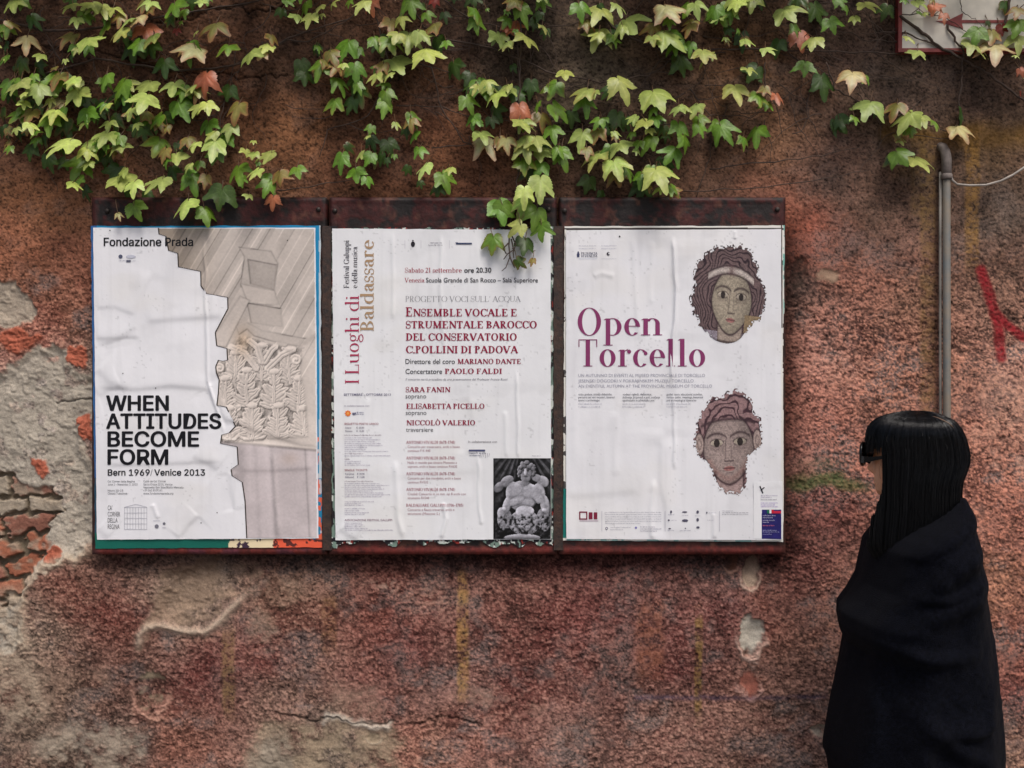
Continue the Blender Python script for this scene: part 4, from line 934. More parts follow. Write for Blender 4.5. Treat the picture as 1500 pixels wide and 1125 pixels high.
p.small(630, 647, 356.4, 2, (120, 116, 130)); p.small(627.6, 648.6, 360, 2.2, (120, 116, 130)); p.rect(669, 355.6, 691.2, 358, (58, 66, 96)); p.poly([(666.8, 355), (671, 355), (669, 358.6)][::-1], (58, 66, 96))
p.build('lettering', PT, ink)

# ---- poster three: mosaic heads
dep3 = -.0448
folds3 = [([(985, 345), (987, 375), (990, 420), (988, 470), (984, 520), (985, 575)], 3.6, 2.6, 0), ([(983, 345), (986, 430), (980, 500)], 2.6, 7, 1), ([(985, 575), (988, 640), (988, 690)], 2.4, 2.4, 0), ([(974, 520), (978, 580), (972, 640)], 2.2, 6, 1),
          ([(960, 700), (954, 760), (956, 792)], 2.2, 4, 0), ([(968, 640), (966, 690), (974, 740), (980, 790)], 2.2, 4, 1), ([(1044, 750), (1046, 790)], 1.8, 3, 0), ([(925, 345), (930, 420), (938, 500)], 1.2, 4, 0),
          ([(955, 350), (953, 450)], 1.0, 5, 0), ([(830, 728), (880, 726), (940, 720)], 1.2, 5, 1), ([(868, 405), (880, 400), (900, 405)], 1.0, 4, 0), ([(840, 345), (846, 500), (842, 700)], .9, 6, 0), ([(1075, 338), (1076, 350)], 1.4, 2, 0), ([(900, 600), (902, 700)], .9, 6, 0)]
rel3, pt3 = make_surf(folds3, dep3, 3)
quad3 = [(829, 337.2), (1144.5, 335.6), (1144.6, 791.5), (829.5, 789.5)]
def oldcol3(A, B_):
    n = fbm(A / 9, B_ / 14, 3, 661); c = np.ones(A.shape + (3,)) * lin((222, 220, 212))
    top = B_ < 336.6; c = np.where((top & (B_ > 333.6))[..., None], lin((44, 36, 36)), c)
    c = np.where(((A < 830) & (B_ > 716) & (B_ < 788))[..., None], lin((20, 112, 104)), c); c = np.where(((A < 829) & (B_ < 716) & (n > .25))[..., None], lin((70, 66, 66)), c)
    c = np.where(((A > 1143.6) & (A < 1146.2) & (B_ < 480))[..., None], lin((70, 52, 48)), c); c = np.where(((A > 1147) & (B_ < 460) & (n > -.1))[..., None], lin((120, 176, 164)), c)
    return np.where(((B_ > 789.5) & (n > .2))[..., None], lin((150, 190, 186)), c) * 1.05
def oldkeep3(A, B_, U, V): return ~((A > 1148.2 - 1.5 * V) & (B_ > 458 + 3 * noise2(A / 3, B_ / 3, 9)) & (B_ < 600))
o3 = sheet('old_poster', [(827, 331.6), (1149.4, 330.4), (1147.4, 794), (824.8, 791.6)], flat, dep3 + .0012, oldcol3, None, 320, 460, .8, oldkeep3, seed=12)
tag(o3, 'older pale sheet with a green left foot peeping out around the mosaic poster', 'old poster', 'remains of older posters')
PT = thing('poster', W(986, 791, dep3), 'white poster with large plum coloured title and two mosaic heads', 'poster', 'posters pasted on the boards')
sheet('paper', quad3, rel3, dep3, papercol(np.array([.975, .972, .992]), 3), PT, 230, 320, .5, seed=25)
def tess(A, B_, cell, seed):
    """staggered tesserae: per-cell random value and joint darkness"""
    a = A + .5 * fbm(A / 9, B_ / 9, 2, seed); b = B_ + .5 * fbm(A / 9, B_ / 9, 2, seed + 5); r = np.floor(b / cell); u = a / cell + (r % 2) * .5; c = np.floor(u)
    rnd = np.abs(np.sin(r * 12.9898 + c * 78.233 + seed) * 43758.5453) % 1; fu = np.abs(u - c - .5); fv = np.abs(b / cell - r - .5); return rnd, sstep(.36, .5, np.maximum(fu, fv))
def mosaic(cx, cy, rx, ry, woman, tilt):
    def shape(A, B_):
        x0_ = (A - cx) / rx; y0_ = (B_ - cy) / ry; tc, ts = math.cos(tilt), math.sin(tilt); x = x0_ * tc + y0_ * ts; y = -x0_ * ts + y0_ * tc; th = np.arctan2(y, x); r_ = np.hypot(x, y)
        rr = 1 + .05 * np.sin(th * 5 + 1) + .05 * noise2(th * 9 + 20, th * 0 + cx, 31) + .03 * np.sign(noise2(A / 2.0, B_ / 2.0, 33))
        if woman: rr = np.minimum(rr, np.where(y > .7, .96, 9)) - .10 * np.exp(-((th - .75) / .3) ** 2) - .08 * np.exp(-((th - 2.6) / .2) ** 2)
        else: rr = rr * (1 - .38 * np.exp(-((th - .55) / .45) ** 2) - .34 * np.exp(-((th - 2.5) / .42) ** 2) - .1 * np.exp(-((th + 2.5) / .25) ** 2))
        return x, y, r_, rr
    def keep(A, B_): x, y, r_, rr = shape(A, B_); return r_ < rr
    def col(A, B_):
        x, y, r_, rr = shape(A, B_); rnd, joint = tess(A, B_, 2.1, int(cx)); c = np.ones(A.shape + (3,))
        hair = lin((108, 88, 88)) if woman else lin((148, 118, 118)); hair_d = lin((46, 30, 38)) if woman else lin((66, 42, 50))
        # rows of curls: concentric arcs round several centres
        cs = [(-.55, -.35), (-.62, .25), (.55, -.45), (.66, .2), (0, -.62), (-.5, .72), (.55, .7)] if woman else [(0, -.48), (-.55, -.42), (.5, -.5), (.75, -.3), (-.75, -.15)]
        dm = np.full(A.shape, 9.); 
        for a, b in cs: dm = np.minimum(dm, np.hypot(x - a, (y - b) * 1.1))
        qx = (x - (.12 if woman else 0)) / .54; qy = (y - .13) / .64; wv = fbm(x * 2.2 + 7, y * 2.2, 3, 951); rg = np.hypot(qx, qy) + .34 * wv + (.10 * np.sin(np.arctan2(qy, qx) * 7) if woman else 0)
        dm = rg if woman else np.where(y < -.2, np.hypot(x * .8 + .10 * np.sin(y * 9), y + .2) + .22 * wv, rg); arc = sstep(.15, .85, np.cos(dm * (40 if woman else 44))); c = hair * (1 - arc[..., None]) + hair_d * arc[..., None]
        fx0, fy0, frx, fry = (.12, .13, .54, .64) if woman else (.0, .12, .70, .70)
        u = (x - fx0) / frx; v = (y - fy0) / fry; up = np.where(v > 0, 1 + .42 * v * v, 1 - .05 * v); q = np.hypot(u * up, v)
        neck = (np.abs(x - fx0) < (.36 if woman else .40) - .04 * y) & (y > .45)
        nk = lin((166, 150, 138)) if woman else lin((170, 146, 142)); c = np.where(neck[..., None], nk, c)
        fc = lin((166, 154, 136)) if woman else lin((164, 146, 140))
        facem = (q < 1) & (y > (-.42 if woman else -.44)); c = np.where(facem[..., None], fc * (1 - .20 * sstep(.55, 1, q))[..., None], c)
        dk = lin((58, 40, 46))
        def dark(m, a=.9, k=dk): nonlocal c; m = np.clip(m, 0, 1) * a; c = c * (1 - m[..., None]) + m[..., None] * k
        dark(np.exp(-((q - 1.02) / .045) ** 2) * (y > -.5), .95)
        if neck.any(): dark(np.exp(-(((np.abs(x - fx0)) - ((.37 if woman else .41) - .04 * y)) / .035) ** 2) * (y > .55), .8)
        e = frx * .46; ey = fy0 - .12
        for sgn in (-1, 1):
            X_ = (x - fx0 - sgn * e) / frx; Y_ = (y - ey) / fry
            dark(np.exp(-((Y_ + .27 - .8 * X_ ** 2) / .045) ** 2) * (np.abs(X_) < .40), .85)
            dark(np.exp(-((Y_ + .10 - 1.1 * X_ ** 2) / .035) ** 2) * (np.abs(X_) < .28), .85)
            white = (X_ / .24) ** 2 + (Y_ / .10) ** 2 < 1; c = np.where(white[..., None], lin((178, 166, 150)), c)
            dark(np.exp(-(((Y_ - .10 + .9 * X_ ** 2)) / .03) ** 2) * (np.abs(X_) < .26), .55); dark(np.exp(-((Y_ - .19 + .7 * X_ ** 2) / .05) ** 2) * (np.abs(X_) < .28), .3)
            dark((np.hypot(X_, Y_ * 1.0) < .115) * 1.0, .97, lin((36, 26, 26)))
        nx_ = (x - fx0) / frx; ny_ = (y - fy0) / fry
        dark(np.exp(-((nx_ + .12 + .05 * ny_) / .03) ** 2) * (ny_ > -.25) * (ny_ < .30), .5); dark(np.exp(-((nx_ - .10 - .06 * ny_) / .03) ** 2) * (ny_ > -.2) * (ny_ < .28), .35)
        dark(np.exp(-((ny_ - .36 + 1.6 * (np.abs(nx_) - .08) ** 2) / .028) ** 2) * (np.abs(nx_) < .19), .8)
        mo = np.exp(-((ny_ - .56 - .0 * nx_) / .022) ** 2) * (np.abs(nx_) < .24); lips = (nx_ / .22) ** 2 + ((ny_ - .57) / .07) ** 2 < 1; c = np.where(lips[..., None], lin((164, 112, 108)), c); dark(mo, .75)
        dark(np.exp(-((ny_ - .69) / .022) ** 2) * (np.abs(nx_) < .12), .5)
        if woman:
            bd = np.exp(-((y + .50 - .34 * (x - .06) ** 2 * 1.4) / .065) ** 2) * (np.abs(x - .06) < .62); c = c * (1 - bd[..., None]) + bd[..., None] * lin((196, 184, 176))
            for o in (-.085, .085): dark(np.exp(-((y + .50 + o - .48 * (x - .06) ** 2) / .022) ** 2) * (np.abs(x - .06) < .64), .85)
            dark(np.exp(-((x - .06) / .09) ** 2 - ((y + .50) / .10) ** 2), .7, lin((92, 60, 62)))
            sh_ = (y > .74) & ~neck; c = np.where(sh_[..., None], lin((146, 136, 146)), c); dark(np.exp(-((y - .93) / .03) ** 2) * neck, .8)
            gold = (x > .5) & (y > .35) & (y < .7); c = np.where(gold[..., None], lin((142, 122, 94)), c)
        else:
            for sgn in (-1, 1):
                er = np.hypot((x - fx0 - sgn * .80) / .12, (y - .0) / .22); c = np.where(((er < 1))[..., None], lin((178, 158, 150)), c); dark(np.exp(-((er - 1) / .14) ** 2), .8); dark(np.exp(-((er - .45) / .12) ** 2), .5)
            dark(np.exp(-((y + .46 - .2 * x * x) / .035) ** 2) * (np.abs(x) < .75), .85); rd = np.exp(-((q - .86) / .1) ** 2) * (y > .3); c = c * (1 - .3 * rd[..., None]) + .3 * rd[..., None] * lin((150, 92, 84))
        c = c * (1 - .20 * sstep(-.2, .9, nx_) * facem)[..., None]; c = c * (.76 + .48 * rnd)[..., None]; c = c * (1 - .38 * joint[..., None])
        rim = sstep(.94, 1.0, r_ / rr); return np.clip(c * (1 - .45 * rim[..., None]), 0, .8)
    return col, keep
col, kp = mosaic(1066, 432, 54, 74, True, .10); picture('printed_mosaic', 1004, 1128, 350, 514, .55, col, kp, rel3, dep3, PT)
col, kp = mosaic(1067, 648, 53, 74, False, -.05); picture('printed_mosaic', 1004, 1134, 568, 732, .55, col, kp, rel3, dep3, PT)
p = Print(rel3, dep3); PL = (132, 54, 100); bod = Serif(s=.165, t=.026, x=.62, sl=.085)
p.serif('Open', 844.6, 972, 491, 39.6, PL, bod); p.serif('Torcello', 845.5, 1034.5, 536.7, 39.6, PL, bod)
LGR = (150, 150, 166)
p.sans('UN AUTUNNO DI EVENTI AL MUSEO PROVINCIALE DI TORCELLO', 847.2, 1032.7, 552.1, 4.5, LGR, -.008); p.sans('JESENSKI DOGODKI V POKRAJINSKEM MUZEJU TORCELLO', 847.2, 1016, 560, 4.5, LGR, -.008); p.sans('AN EVENTFUL AUTUMN AT THE PROVINCIAL MUSEUM OF TORCELLO', 847.2, 1043, 567.7, 4.5, LGR, -.008)
DT = (84, 84, 96)
for s, x0, x1, b in (('visite guidate, attivit\u00e0 didattiche,', 847.2, 896.8, 579), ('percorsi nei vari incontri, itinerari', 847.2, 900.4, 583.4), ('storici e archeologici', 847.2, 878.6, 587.8), ('vodeni ogledi, delavnice,', 912, 954.8, 579), ('doživetja, pripovedi e poti, srečanja', 912, 966.8, 583.4), ('zgodovinsko in arheološko poti', 912, 958.6, 587.8), ('guided tours, educational activities,', 976.4, 1029, 579), ('various paths, meetings, historical', 976.4, 1029.6, 583.4), ('and archaeological itineraries', 976.4, 1020, 587.8)): p.sans(s, x0, x1, b, 3.0, DT, 0)
for x0 in (847.2, 912, 976.4):
    for k, l in enumerate((34, 32)): p.small(x0, x0 + l, 592.4 + 4.2 * k, 2.2, (176, 176, 188))
p.disc(907.7, 346.4, 1.3, (30, 28, 32), 8); p.small(848, 873, 360.4, 1.5, (176, 176, 190)); p.small(848, 873, 364.6, 1.5, (176, 176, 190)); p.small(881, 903, 360.4, 1.5, (176, 176, 190)); p.small(881, 903, 364.6, 1.5, (176, 176, 190))
cr = (62, 66, 98); p.disc(847, 373.2, 2.2, cr, 8, 3); p.disc(847, 369.6, 1.4, cr, 6); p.rect(845.2, 375.4, 848.8, 376.6, cr)
p.serif('PROVINCIA', 851.2, 875, 372.8, 3.5, cr, medpen); p.serif('DI VENEZIA', 851.2, 875, 376.6, 3.3, cr, medpen); p.small(848, 875, 379.4, 1.2, (166, 176, 200))
p.poly([(891.2 + 2.6 * math.cos(-a), 371.8 + 2.6 * math.sin(-a)) for a in [.4 + k * .44 for k in range(13)]] + [(892.6 + 1.6 * math.cos(-a), 371.2 + 1.6 * math.sin(-a)) for a in [5.2 - k * .44 for k in range(10)]], (44, 42, 56)); p.small(881, 903, 379.4, 1.2, (176, 176, 190))
RD = (122, 34, 58)
for a, b, c_, d in ((848.4, 749.2, 860.4, 751), (848.4, 759.4, 860.4, 761.2), (848.4, 751, 850.2, 759.4), (858.6, 751, 860.4, 759.4), (862.4, 750.4, 868, 760.6), (869.8, 750.4, 875, 760.6)): p.rect(a, b, c_, d, RD)
p.rect(849, 762.6, 876.4, 763.4, (180, 150, 166))
for x in (881.4, 974, 1053.8): p.rect(x, 748.5, x + .5, 778.5, (170, 168, 180))
for k in range(6): p.small(886.4, 968.4 if k < 5 else 938, 751 + 3.25 * k, 1.5, (150, 150, 164))
p.disc(888.6, 774, 2.0, (70, 68, 84), 10); p.disc(888.6, 774, 1.2, (225, 224, 232), 8); p.small(894, 924, 773, 1.4, (150, 150, 164)); p.small(894, 914, 776.4, 1.4, (150, 150, 164))
p.disc(931.6, 773, 1.8, (120, 120, 180), 6); p.small(938, 960, 772.4, 1.6, (130, 128, 150)); p.small(938, 969, 775.4, 1.6, (120, 118, 140)); p.small(938, 962, 778.4, 1.6, (120, 118, 140))
for x, y, w_, h_ in ((983, 750, 3, 5), (1003, 750, 8, 2.4), (1022, 750, 4, 5), (1035.4, 751, 2, 3), (979.6, 762, 3, 3), (1003.6, 762.6, 9.5, 4.4), (1022, 761.4, 4, 5.4), (981, 774.4, 4, 2), (1004, 774, 2, 2), (1022.4, 772.6, 5, 3.4)): p.disc(x, y, w_ / 2, (84, 82, 100), 7, h_ / 2)
for x, y, l in ((979, 754.4, 9), (999, 755.4, 9), (1038, 751.6, 11), (983, 762.6, 8), (1036, 762.4, 10), (978, 777.6, 9), (996, 777.6, 16), (1018, 756, 8)): p.small(x, x + l, y, 1.3, (150, 148, 164))
p.small(1058, 1074, 748.8, 1.4, (160, 158, 170)); p.small(1058, 1096, 751.4, 1.4, (120, 118, 130)); p.small(1058, 1096, 754, 1.4, (120, 118, 130))
p.build('lettering', PT, ink)

# ---- leaflet pasted on the lower right of the third poster
rel4, pt4 = make_surf([([(1106, 720), (1144, 712)], .6, 4, 1)], dep3 - .0026, 4)
LF = thing('leaflet', W(1125, 789, dep3 - .0026), 'small white and dark blue leaflet pasted over the foot of the mosaic poster', 'leaflet')
def leafcol(A, B_):
    c = np.ones(A.shape + (3,)) * WHITE * np.array([1.03, 1.03, 1.04]); bl = (A > 1115.8) & (A < 1144.5) & (B_ > 746.4); c = np.where(bl[..., None], lin((38, 34, 104)) * (1 + .2 * fbm(A / 5, B_ / 7, 2, 9))[..., None], c); return c
sheet('paper', [(1103.8, 705.8), (1146, 704.6), (1146.4, 789.8), (1104.2, 788.8)], rel4, dep3 - .0026, leafcol, LF, 130, 240, .3)
p = Print(rel4, dep3 - .0026); D2 = (40, 38, 48)
p.line(1113.2, 712, 1117.6, 722.6, 1.7, D2); p.line(1114.4, 718.2, 1119.8, 713.8, 1.5, D2)
for y, x1, cc in ((726.6, 1139, (150, 140, 170)), (729.2, 1130, (150, 140, 170)), (732.6, 1138, (96, 84, 110)), (737.4, 1139, (160, 140, 200)), (740.2, 1134, (160, 140, 200)), (742.8, 1140, (150, 120, 190))): p.small(1114.6, x1, y, 1.9, cc)
for a, b, cc in ((1123.6, 1127, (30, 110, 80)), (1127, 1130, (235, 235, 238)), (1130, 1133.4, (196, 40, 60))): p.rect(a, 746.6, b, 752, cc)
p.rect(1133.4, 748.4, 1144.4, 752, (196, 40, 70))
for y, x1, cc in ((756, 1136, (190, 188, 214)), (759, 1132, (190, 188, 214)), (763, 1135, (190, 188, 214)), (765.8, 1126, (190, 188, 214)), (770.6, 1136, (206, 110, 130)), (777.6, 1138, (160, 160, 200)), (780, 1141, (160, 160, 200)), (783.4, 1130, (160, 160, 200))): p.small(1117.4, x1, y, 2.0, cc)
p.build('lettering', LF, ink)

# ---------------------------------------------------------------- direction sign, drainpipe, cable
signm = mat('white_enamel', (.62, .575, .49), .5, var=.22, vscale=14, bump=.1); redm = mat('faded_red_paint', (.19, .028, .024), .6, var=.35, vscale=40, bump=.2)
def slab(mb, x0, y0, x1, y1, ya, yb):
    """box over the photo rectangle, from depth ya (back) to yb (front)"""
    ax, _, az = W(x0, y1, yb); bx, _, bz = W(x1, y0, yb); mb.box(ax, bx, yb, ya, az, bz)
x, y, z = W(1440, 72, -.03)
SG = thing('direction_sign', (x, 0, z), 'cream direction sign with a red arrow pointing left in the upper right corner', 'sign')
m = MB(); slab(m, 1320, -78, 1720, 72, -.004, -.022); m.build('panel', signm, SG, bevel=.002)
m = MB(); slab(m, 1316, -82, 1321.5, 76, -.003, -.027); slab(m, 1321.5, 70.5, 1720, 76, -.003, -.027); slab(m, 1321.5, -82, 1720, -76.5, -.003, -.027); slab(m, 1720, -82, 1725, 76, -.003, -.027); m.build('border', redm, SG)
m = MB()
pts = [(1371, 30.5), (1388, 30), (1411, 19), (1409, 29.2), (1690, 29.6), (1690, 34.0), (1409, 33.2), (1411, 42), (1390, 36)]
f = [W(a, b, -.0245) for a, b in pts]; bk = [(q[0], -.022, q[2]) for q in f]; n = len(pts)
m.add(f + bk, [tuple(reversed(range(n)))] + [(k, (k + 1) % n, n + (k + 1) % n, n + k) for k in range(n)]); m.build('arrow', redm, SG)

zinc = mat('weathered_zinc', (.085, .095, .098), .7, metal=.0, var=.4, vscale=22, bump=.4, bscale=60, col2=(.15, .118, .085)); clay = mat('dull_lead', (.17, .14, .125), .75, var=.35, vscale=50, bump=.4, bscale=120)
x, y, z = W(1386, 1100, -.03); DP = thing('drainpipe', (x, -.02, 0), 'thin grey drainpipe with a bent lead top running down behind the person', 'drainpipe')
def pp(px, py, y=-.026): return W(px, py, y)
xt, _, zt = pp(1386.5, 252); xb = pp(1387.4, 640)[0]
m = MB(); m.tube([(xt, -.026, zt), (xb, -.026, .9), (xb, -.026, .01)], .0112, 16); m.build('pipe', zinc, DP, smooth=True)
m = MB(); m.tube([(xt, -.026, zt - .02), (xt, -.026, zt + .040), (xt - .002, -.022, zt + .062), (xt - .005, -.012, zt + .078), (xt - .007, .012, zt + .088)], [.0142, .0146, .0144, .014, .013], 16); m.build('elbow', clay, DP, smooth=True)
m = MB(); m.tube([(xt, -.026, zt - .022), (xt, -.026, zt - .020), (xt, -.026, zt - .008), (xt, -.026, zt - .006)], [.0148, .0168, .0168, .0148], 16); m.build('collar', clay, DP, smooth=True)
m = MB(); x7 = pp(1376.8, 300, -.016)[0]; m.tube([(x7 + .002, -.016, zt + .002), (x7, -.018, zt - .2), (x7 + .001, -.016, zt - .6), (x7 + .003, -.018, .8), (x7 + .003, -.016, .02)], .0046, 8)
tag(m.build('service_cable', mat('pale_cable', (.24, .22, .19), .6, var=.3, vscale=20), smooth=True), 'thin vertical cable running down close along the left side of the drainpipe', 'cable')
m = MB(); cp = [(1391, 250), (1395, 264), (1402, 270), (1420, 271.6), (1444, 271), (1466, 265), (1484, 256), (1502, 244), (1540, 226), (1620, 200)]
m.tube([W(a, b, -.022 - .012 * (k % 2)) for k, (a, b) in enumerate(cp)], .0034, 8); tag(m.build('loose_cable', mat('grey_cable', (.36, .32, .28), .6, var=.3, vscale=20), smooth=True), 'loose pale cable sagging from the top of the drainpipe to the right', 'cable')

# ---------------------------------------------------------------- creeper
leafm = mat('creeper_leaf', rough=.42, attr=True, spec=.45, var=.16, vscale=70, bump=.25, bscale=160, trans=.22)
stemm = mat('creeper_stem', (.055, .034, .024), .85, var=.4, vscale=60, bump=.3)
petm = mat('leaf_stalk', (.22, .10, .05), .6, var=.3, vscale=40)
def za(L, s, ox, oy): return [(a / s + ox, b / s + oy, c / s, k) for a, b, c, k in L]
LEAVES = za([(60,20,110,'l'),(75,125,90,'o'),(125,205,120,'w'),(25,230,60,'d'),(330,25,80,'l'),(420,25,110,'l'),(505,50,95,'l'),(370,105,80,'l'),(320,190,110,'o'),(440,195,115,'b'),(365,245,50,'l'),(490,140,120,'g'),(570,165,110,'l'),(690,30,90,'o'),(650,100,110,'w'),(715,160,130,'r'),(640,255,130,'d'),(850,50,130,'g'),(1030,140,120,'o'),(855,155,40,'R'),(915,260,160,'w'),(1105,245,100,'g'),(1205,275,120,'l'),(15,290,70,'g'),(100,330,110,'d'),(75,420,130,'l'),(160,410,70,'g'),(40,470,80,'d'),(270,405,140,'g'),(255,500,110,'w'),(375,475,140,'l'),(165,480,70,'d'),(70,565,110,'g'),(145,520,90,'d'),(235,600,145,'g'),(420,575,120,'g'),(515,520,90,'d'),(285,705,160,'b'),(425,705,110,'l'),(500,670,110,'l'),(585,705,80,'l'),(25,640,70,'d'),(40,725,60,'g'),(140,740,90,'d'),(240,800,110,'d'),(375,815,130,'g'),(415,940,85,'d'),(570,445,140,'g'),(700,425,130,'l'),(835,425,145,'l'),(695,490,145,'b'),(985,410,140,'r'),(880,525,150,'g'),(650,565,90,'d'),(710,610,110,'d'),(800,600,110,'d'),(585,870,145,'l'),(745,895,135,'l'),(760,715,130,'g'),(510,780,100,'d'),(620,920,100,'d'),(660,1025,110,'g'),(575,1045,50,'w'),(925,470,100,'d'),(1140,545,125,'o'),(1010,625,110,'g'),(1105,635,110,'l'),(1035,715,135,'b'),(915,690,90,'o'),(855,770,90,'l'),(840,840,80,'d'),(935,885,115,'g'),(1155,840,135,'g'),(1225,755,60,'l'),(1065,965,140,'d'),(895,1000,125,'b'),(1000,1045,110,'g'),(930,10,100,'d'),(560,610,90,'d'),(470,560,90,'d'),(330,640,100,'d'),(90,650,90,'d'),(190,330,80,'d'),(10,560,80,'d'),(200,690,80,'d'),(700,660,90,'d')], 3.308, 0, 0)
LEAVES += za([(215,85,80,'l'),(270,95,110,'b'),(320,40,60,'l'),(390,15,60,'l'),(465,15,50,'g'),(575,40,120,'r'),(770,35,110,'g'),(880,15,60,'R'),(1090,75,115,'g'),(1235,60,40,'g'),(1230,140,70,'r'),(1200,190,110,'l'),(35,265,90,'w'),(310,245,70,'d'),(440,235,125,'g'),(250,345,120,'d'),(320,335,120,'g'),(360,310,60,'o'),(500,350,115,'g'),(430,410,110,'g'),(390,520,110,'g'),(520,470,110,'d'),(590,385,90,'l'),(640,520,110,'g'),(570,630,60,'g'),(670,130,120,'o'),(620,225,110,'d'),(755,200,140,'l'),(860,140,110,'o'),(855,262,130,'b'),(900,220,100,'d'),(700,310,165,'l'),(620,330,90,'o'),(980,335,110,'d'),(1045,385,90,'d'),(1120,435,150,'g'),(1215,435,80,'l'),(1055,510,110,'g'),(1065,590,90,'g'),(1185,550,100,'d'),(1120,660,110,'l'),(1150,705,150,'w'),(780,580,90,'g'),(745,640,100,'d'),(665,720,100,'d'),(620,775,70,'d'),(425,790,115,'g'),(500,845,105,'g'),(560,775,90,'g'),(815,740,90,'g'),(820,825,110,'b'),(745,830,60,'d'),(935,880,110,'g'),(895,930,70,'d'),(50,755,100,'l'),(70,910,100,'g'),(95,985,80,'r'),(130,865,100,'o'),(1210,1040,130,'g')], 3.308, 370, 0)
LEAVES += za([(230,50,100,'g'),(310,20,70,'g'),(195,115,100,'r'),(145,155,90,'l'),(250,160,100,'l'),(275,100,60,'d'),(175,355,70,'l'),(260,350,80,'d'),(345,355,95,'g'),(220,455,110,'r'),(235,485,90,'l'),(165,565,90,'w'),(220,560,80,'l'),(290,560,110,'l'),(235,650,100,'g'),(295,660,80,'g'),(300,745,130,'b'),(145,830,110,'g'),(225,820,110,'g'),(280,860,110,'g'),(200,900,80,'l'),(300,910,80,'g'),(110,960,90,'g'),(235,970,90,'d'),(225,1035,60,'d'),(265,1030,40,'o'),(525,45,120,'l'),(610,30,70,'l'),(640,90,130,'l'),(520,140,110,'l'),(590,160,70,'g'),(735,120,90,'o'),(815,45,120,'w'),(910,30,90,'l'),(985,60,90,'g'),(820,145,110,'l'),(880,115,80,'o'),(940,215,95,'l'),(860,260,110,'d'),(630,345,125,'l'),(760,385,125,'l'),(385,445,110,'g'),(480,415,100,'g'),(350,520,90,'g'),(460,550,120,'l'),(590,485,100,'d'),(690,490,80,'l'),(640,490,60,'d'),(760,500,90,'d'),(845,520,100,'g'),(880,425,60,'l'),(930,480,80,'g'),(1000,510,90,'g'),(390,625,100,'g'),(510,620,120,'l'),(600,660,120,'b'),(625,575,80,'l'),(720,560,90,'g'),(680,570,50,'g'),(485,730,80,'d'),(690,700,80,'g'),(690,760,100,'d'),(770,690,120,'b'),(810,610,90,'g'),(830,750,70,'g'),(780,650,80,'d'),(560,500,80,'d'),(420,470,70,'d')], 2.679, 680, 0)
LEAVES += za([(60,70,150,'g'),(200,10,120,'l'),(380,65,165,'l'),(520,75,130,'d'),(435,200,125,'r'),(155,205,110,'d'),(180,200,70,'l'),(320,230,90,'d'),(630,15,80,'g'),(690,95,70,'l'),(760,30,100,'l'),(10,270,50,'l'),(130,440,140,'l'),(235,475,110,'g'),(325,475,90,'r'),(545,420,140,'d'),(680,375,130,'w'),(735,375,60,'g'),(75,630,130,'g'),(220,645,110,'g'),(750,515,140,'l'),(880,525,100,'o'),(930,575,130,'l'),(1020,575,90,'l'),(965,635,60,'g'),(625,605,110,'d'),(915,750,110,'g'),(1010,780,120,'l'),(1205,625,120,'w'),(985,255,110,'l'),(1290,225,140,'l'),(1370,235,130,'w'),(1480,200,140,'l'),(1090,40,90,'r'),(1120,85,60,'r'),(1010,15,70,'l'),(1395,150,70,'R'),(1470,60,80,'o'),(930,5,40,'g'),(1490,345,50,'r'),(1485,460,50,'R')], 3.2609, 1040, 0)
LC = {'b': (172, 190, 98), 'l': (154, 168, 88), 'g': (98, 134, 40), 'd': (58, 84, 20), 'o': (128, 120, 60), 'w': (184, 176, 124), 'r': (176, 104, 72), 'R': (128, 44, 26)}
def outline(r):
    tip = r.uniform(.95, 1.2); side = r.uniform(.82, 1.02); notch = r.uniform(.42, .60); sa = r.uniform(44, 54)
    base = [(0, tip), (7, tip * .83), (15, tip * .69), (22, (notch + .07)), (27, notch), (33, notch + .10), (sa - 7, side * .86), (sa, side), (sa + 7, side * .84), (sa + 17, .60), (84, .52), (100, .48), (122, .42), (145, .34), (165, .20), (180, .07)]
    out = []; th = np.array([b[0] for b in base]); rr = np.array([b[1] for b in base])
    for k in range(61):
        a = -180 + 6 * k; q = float(np.interp(abs(a), th, rr)); q *= (1 + (.045 if k % 2 else -.035) * (abs(a) < 120)) * r.uniform(.96, 1.04)
        out.append((math.radians(a), q))
    return out
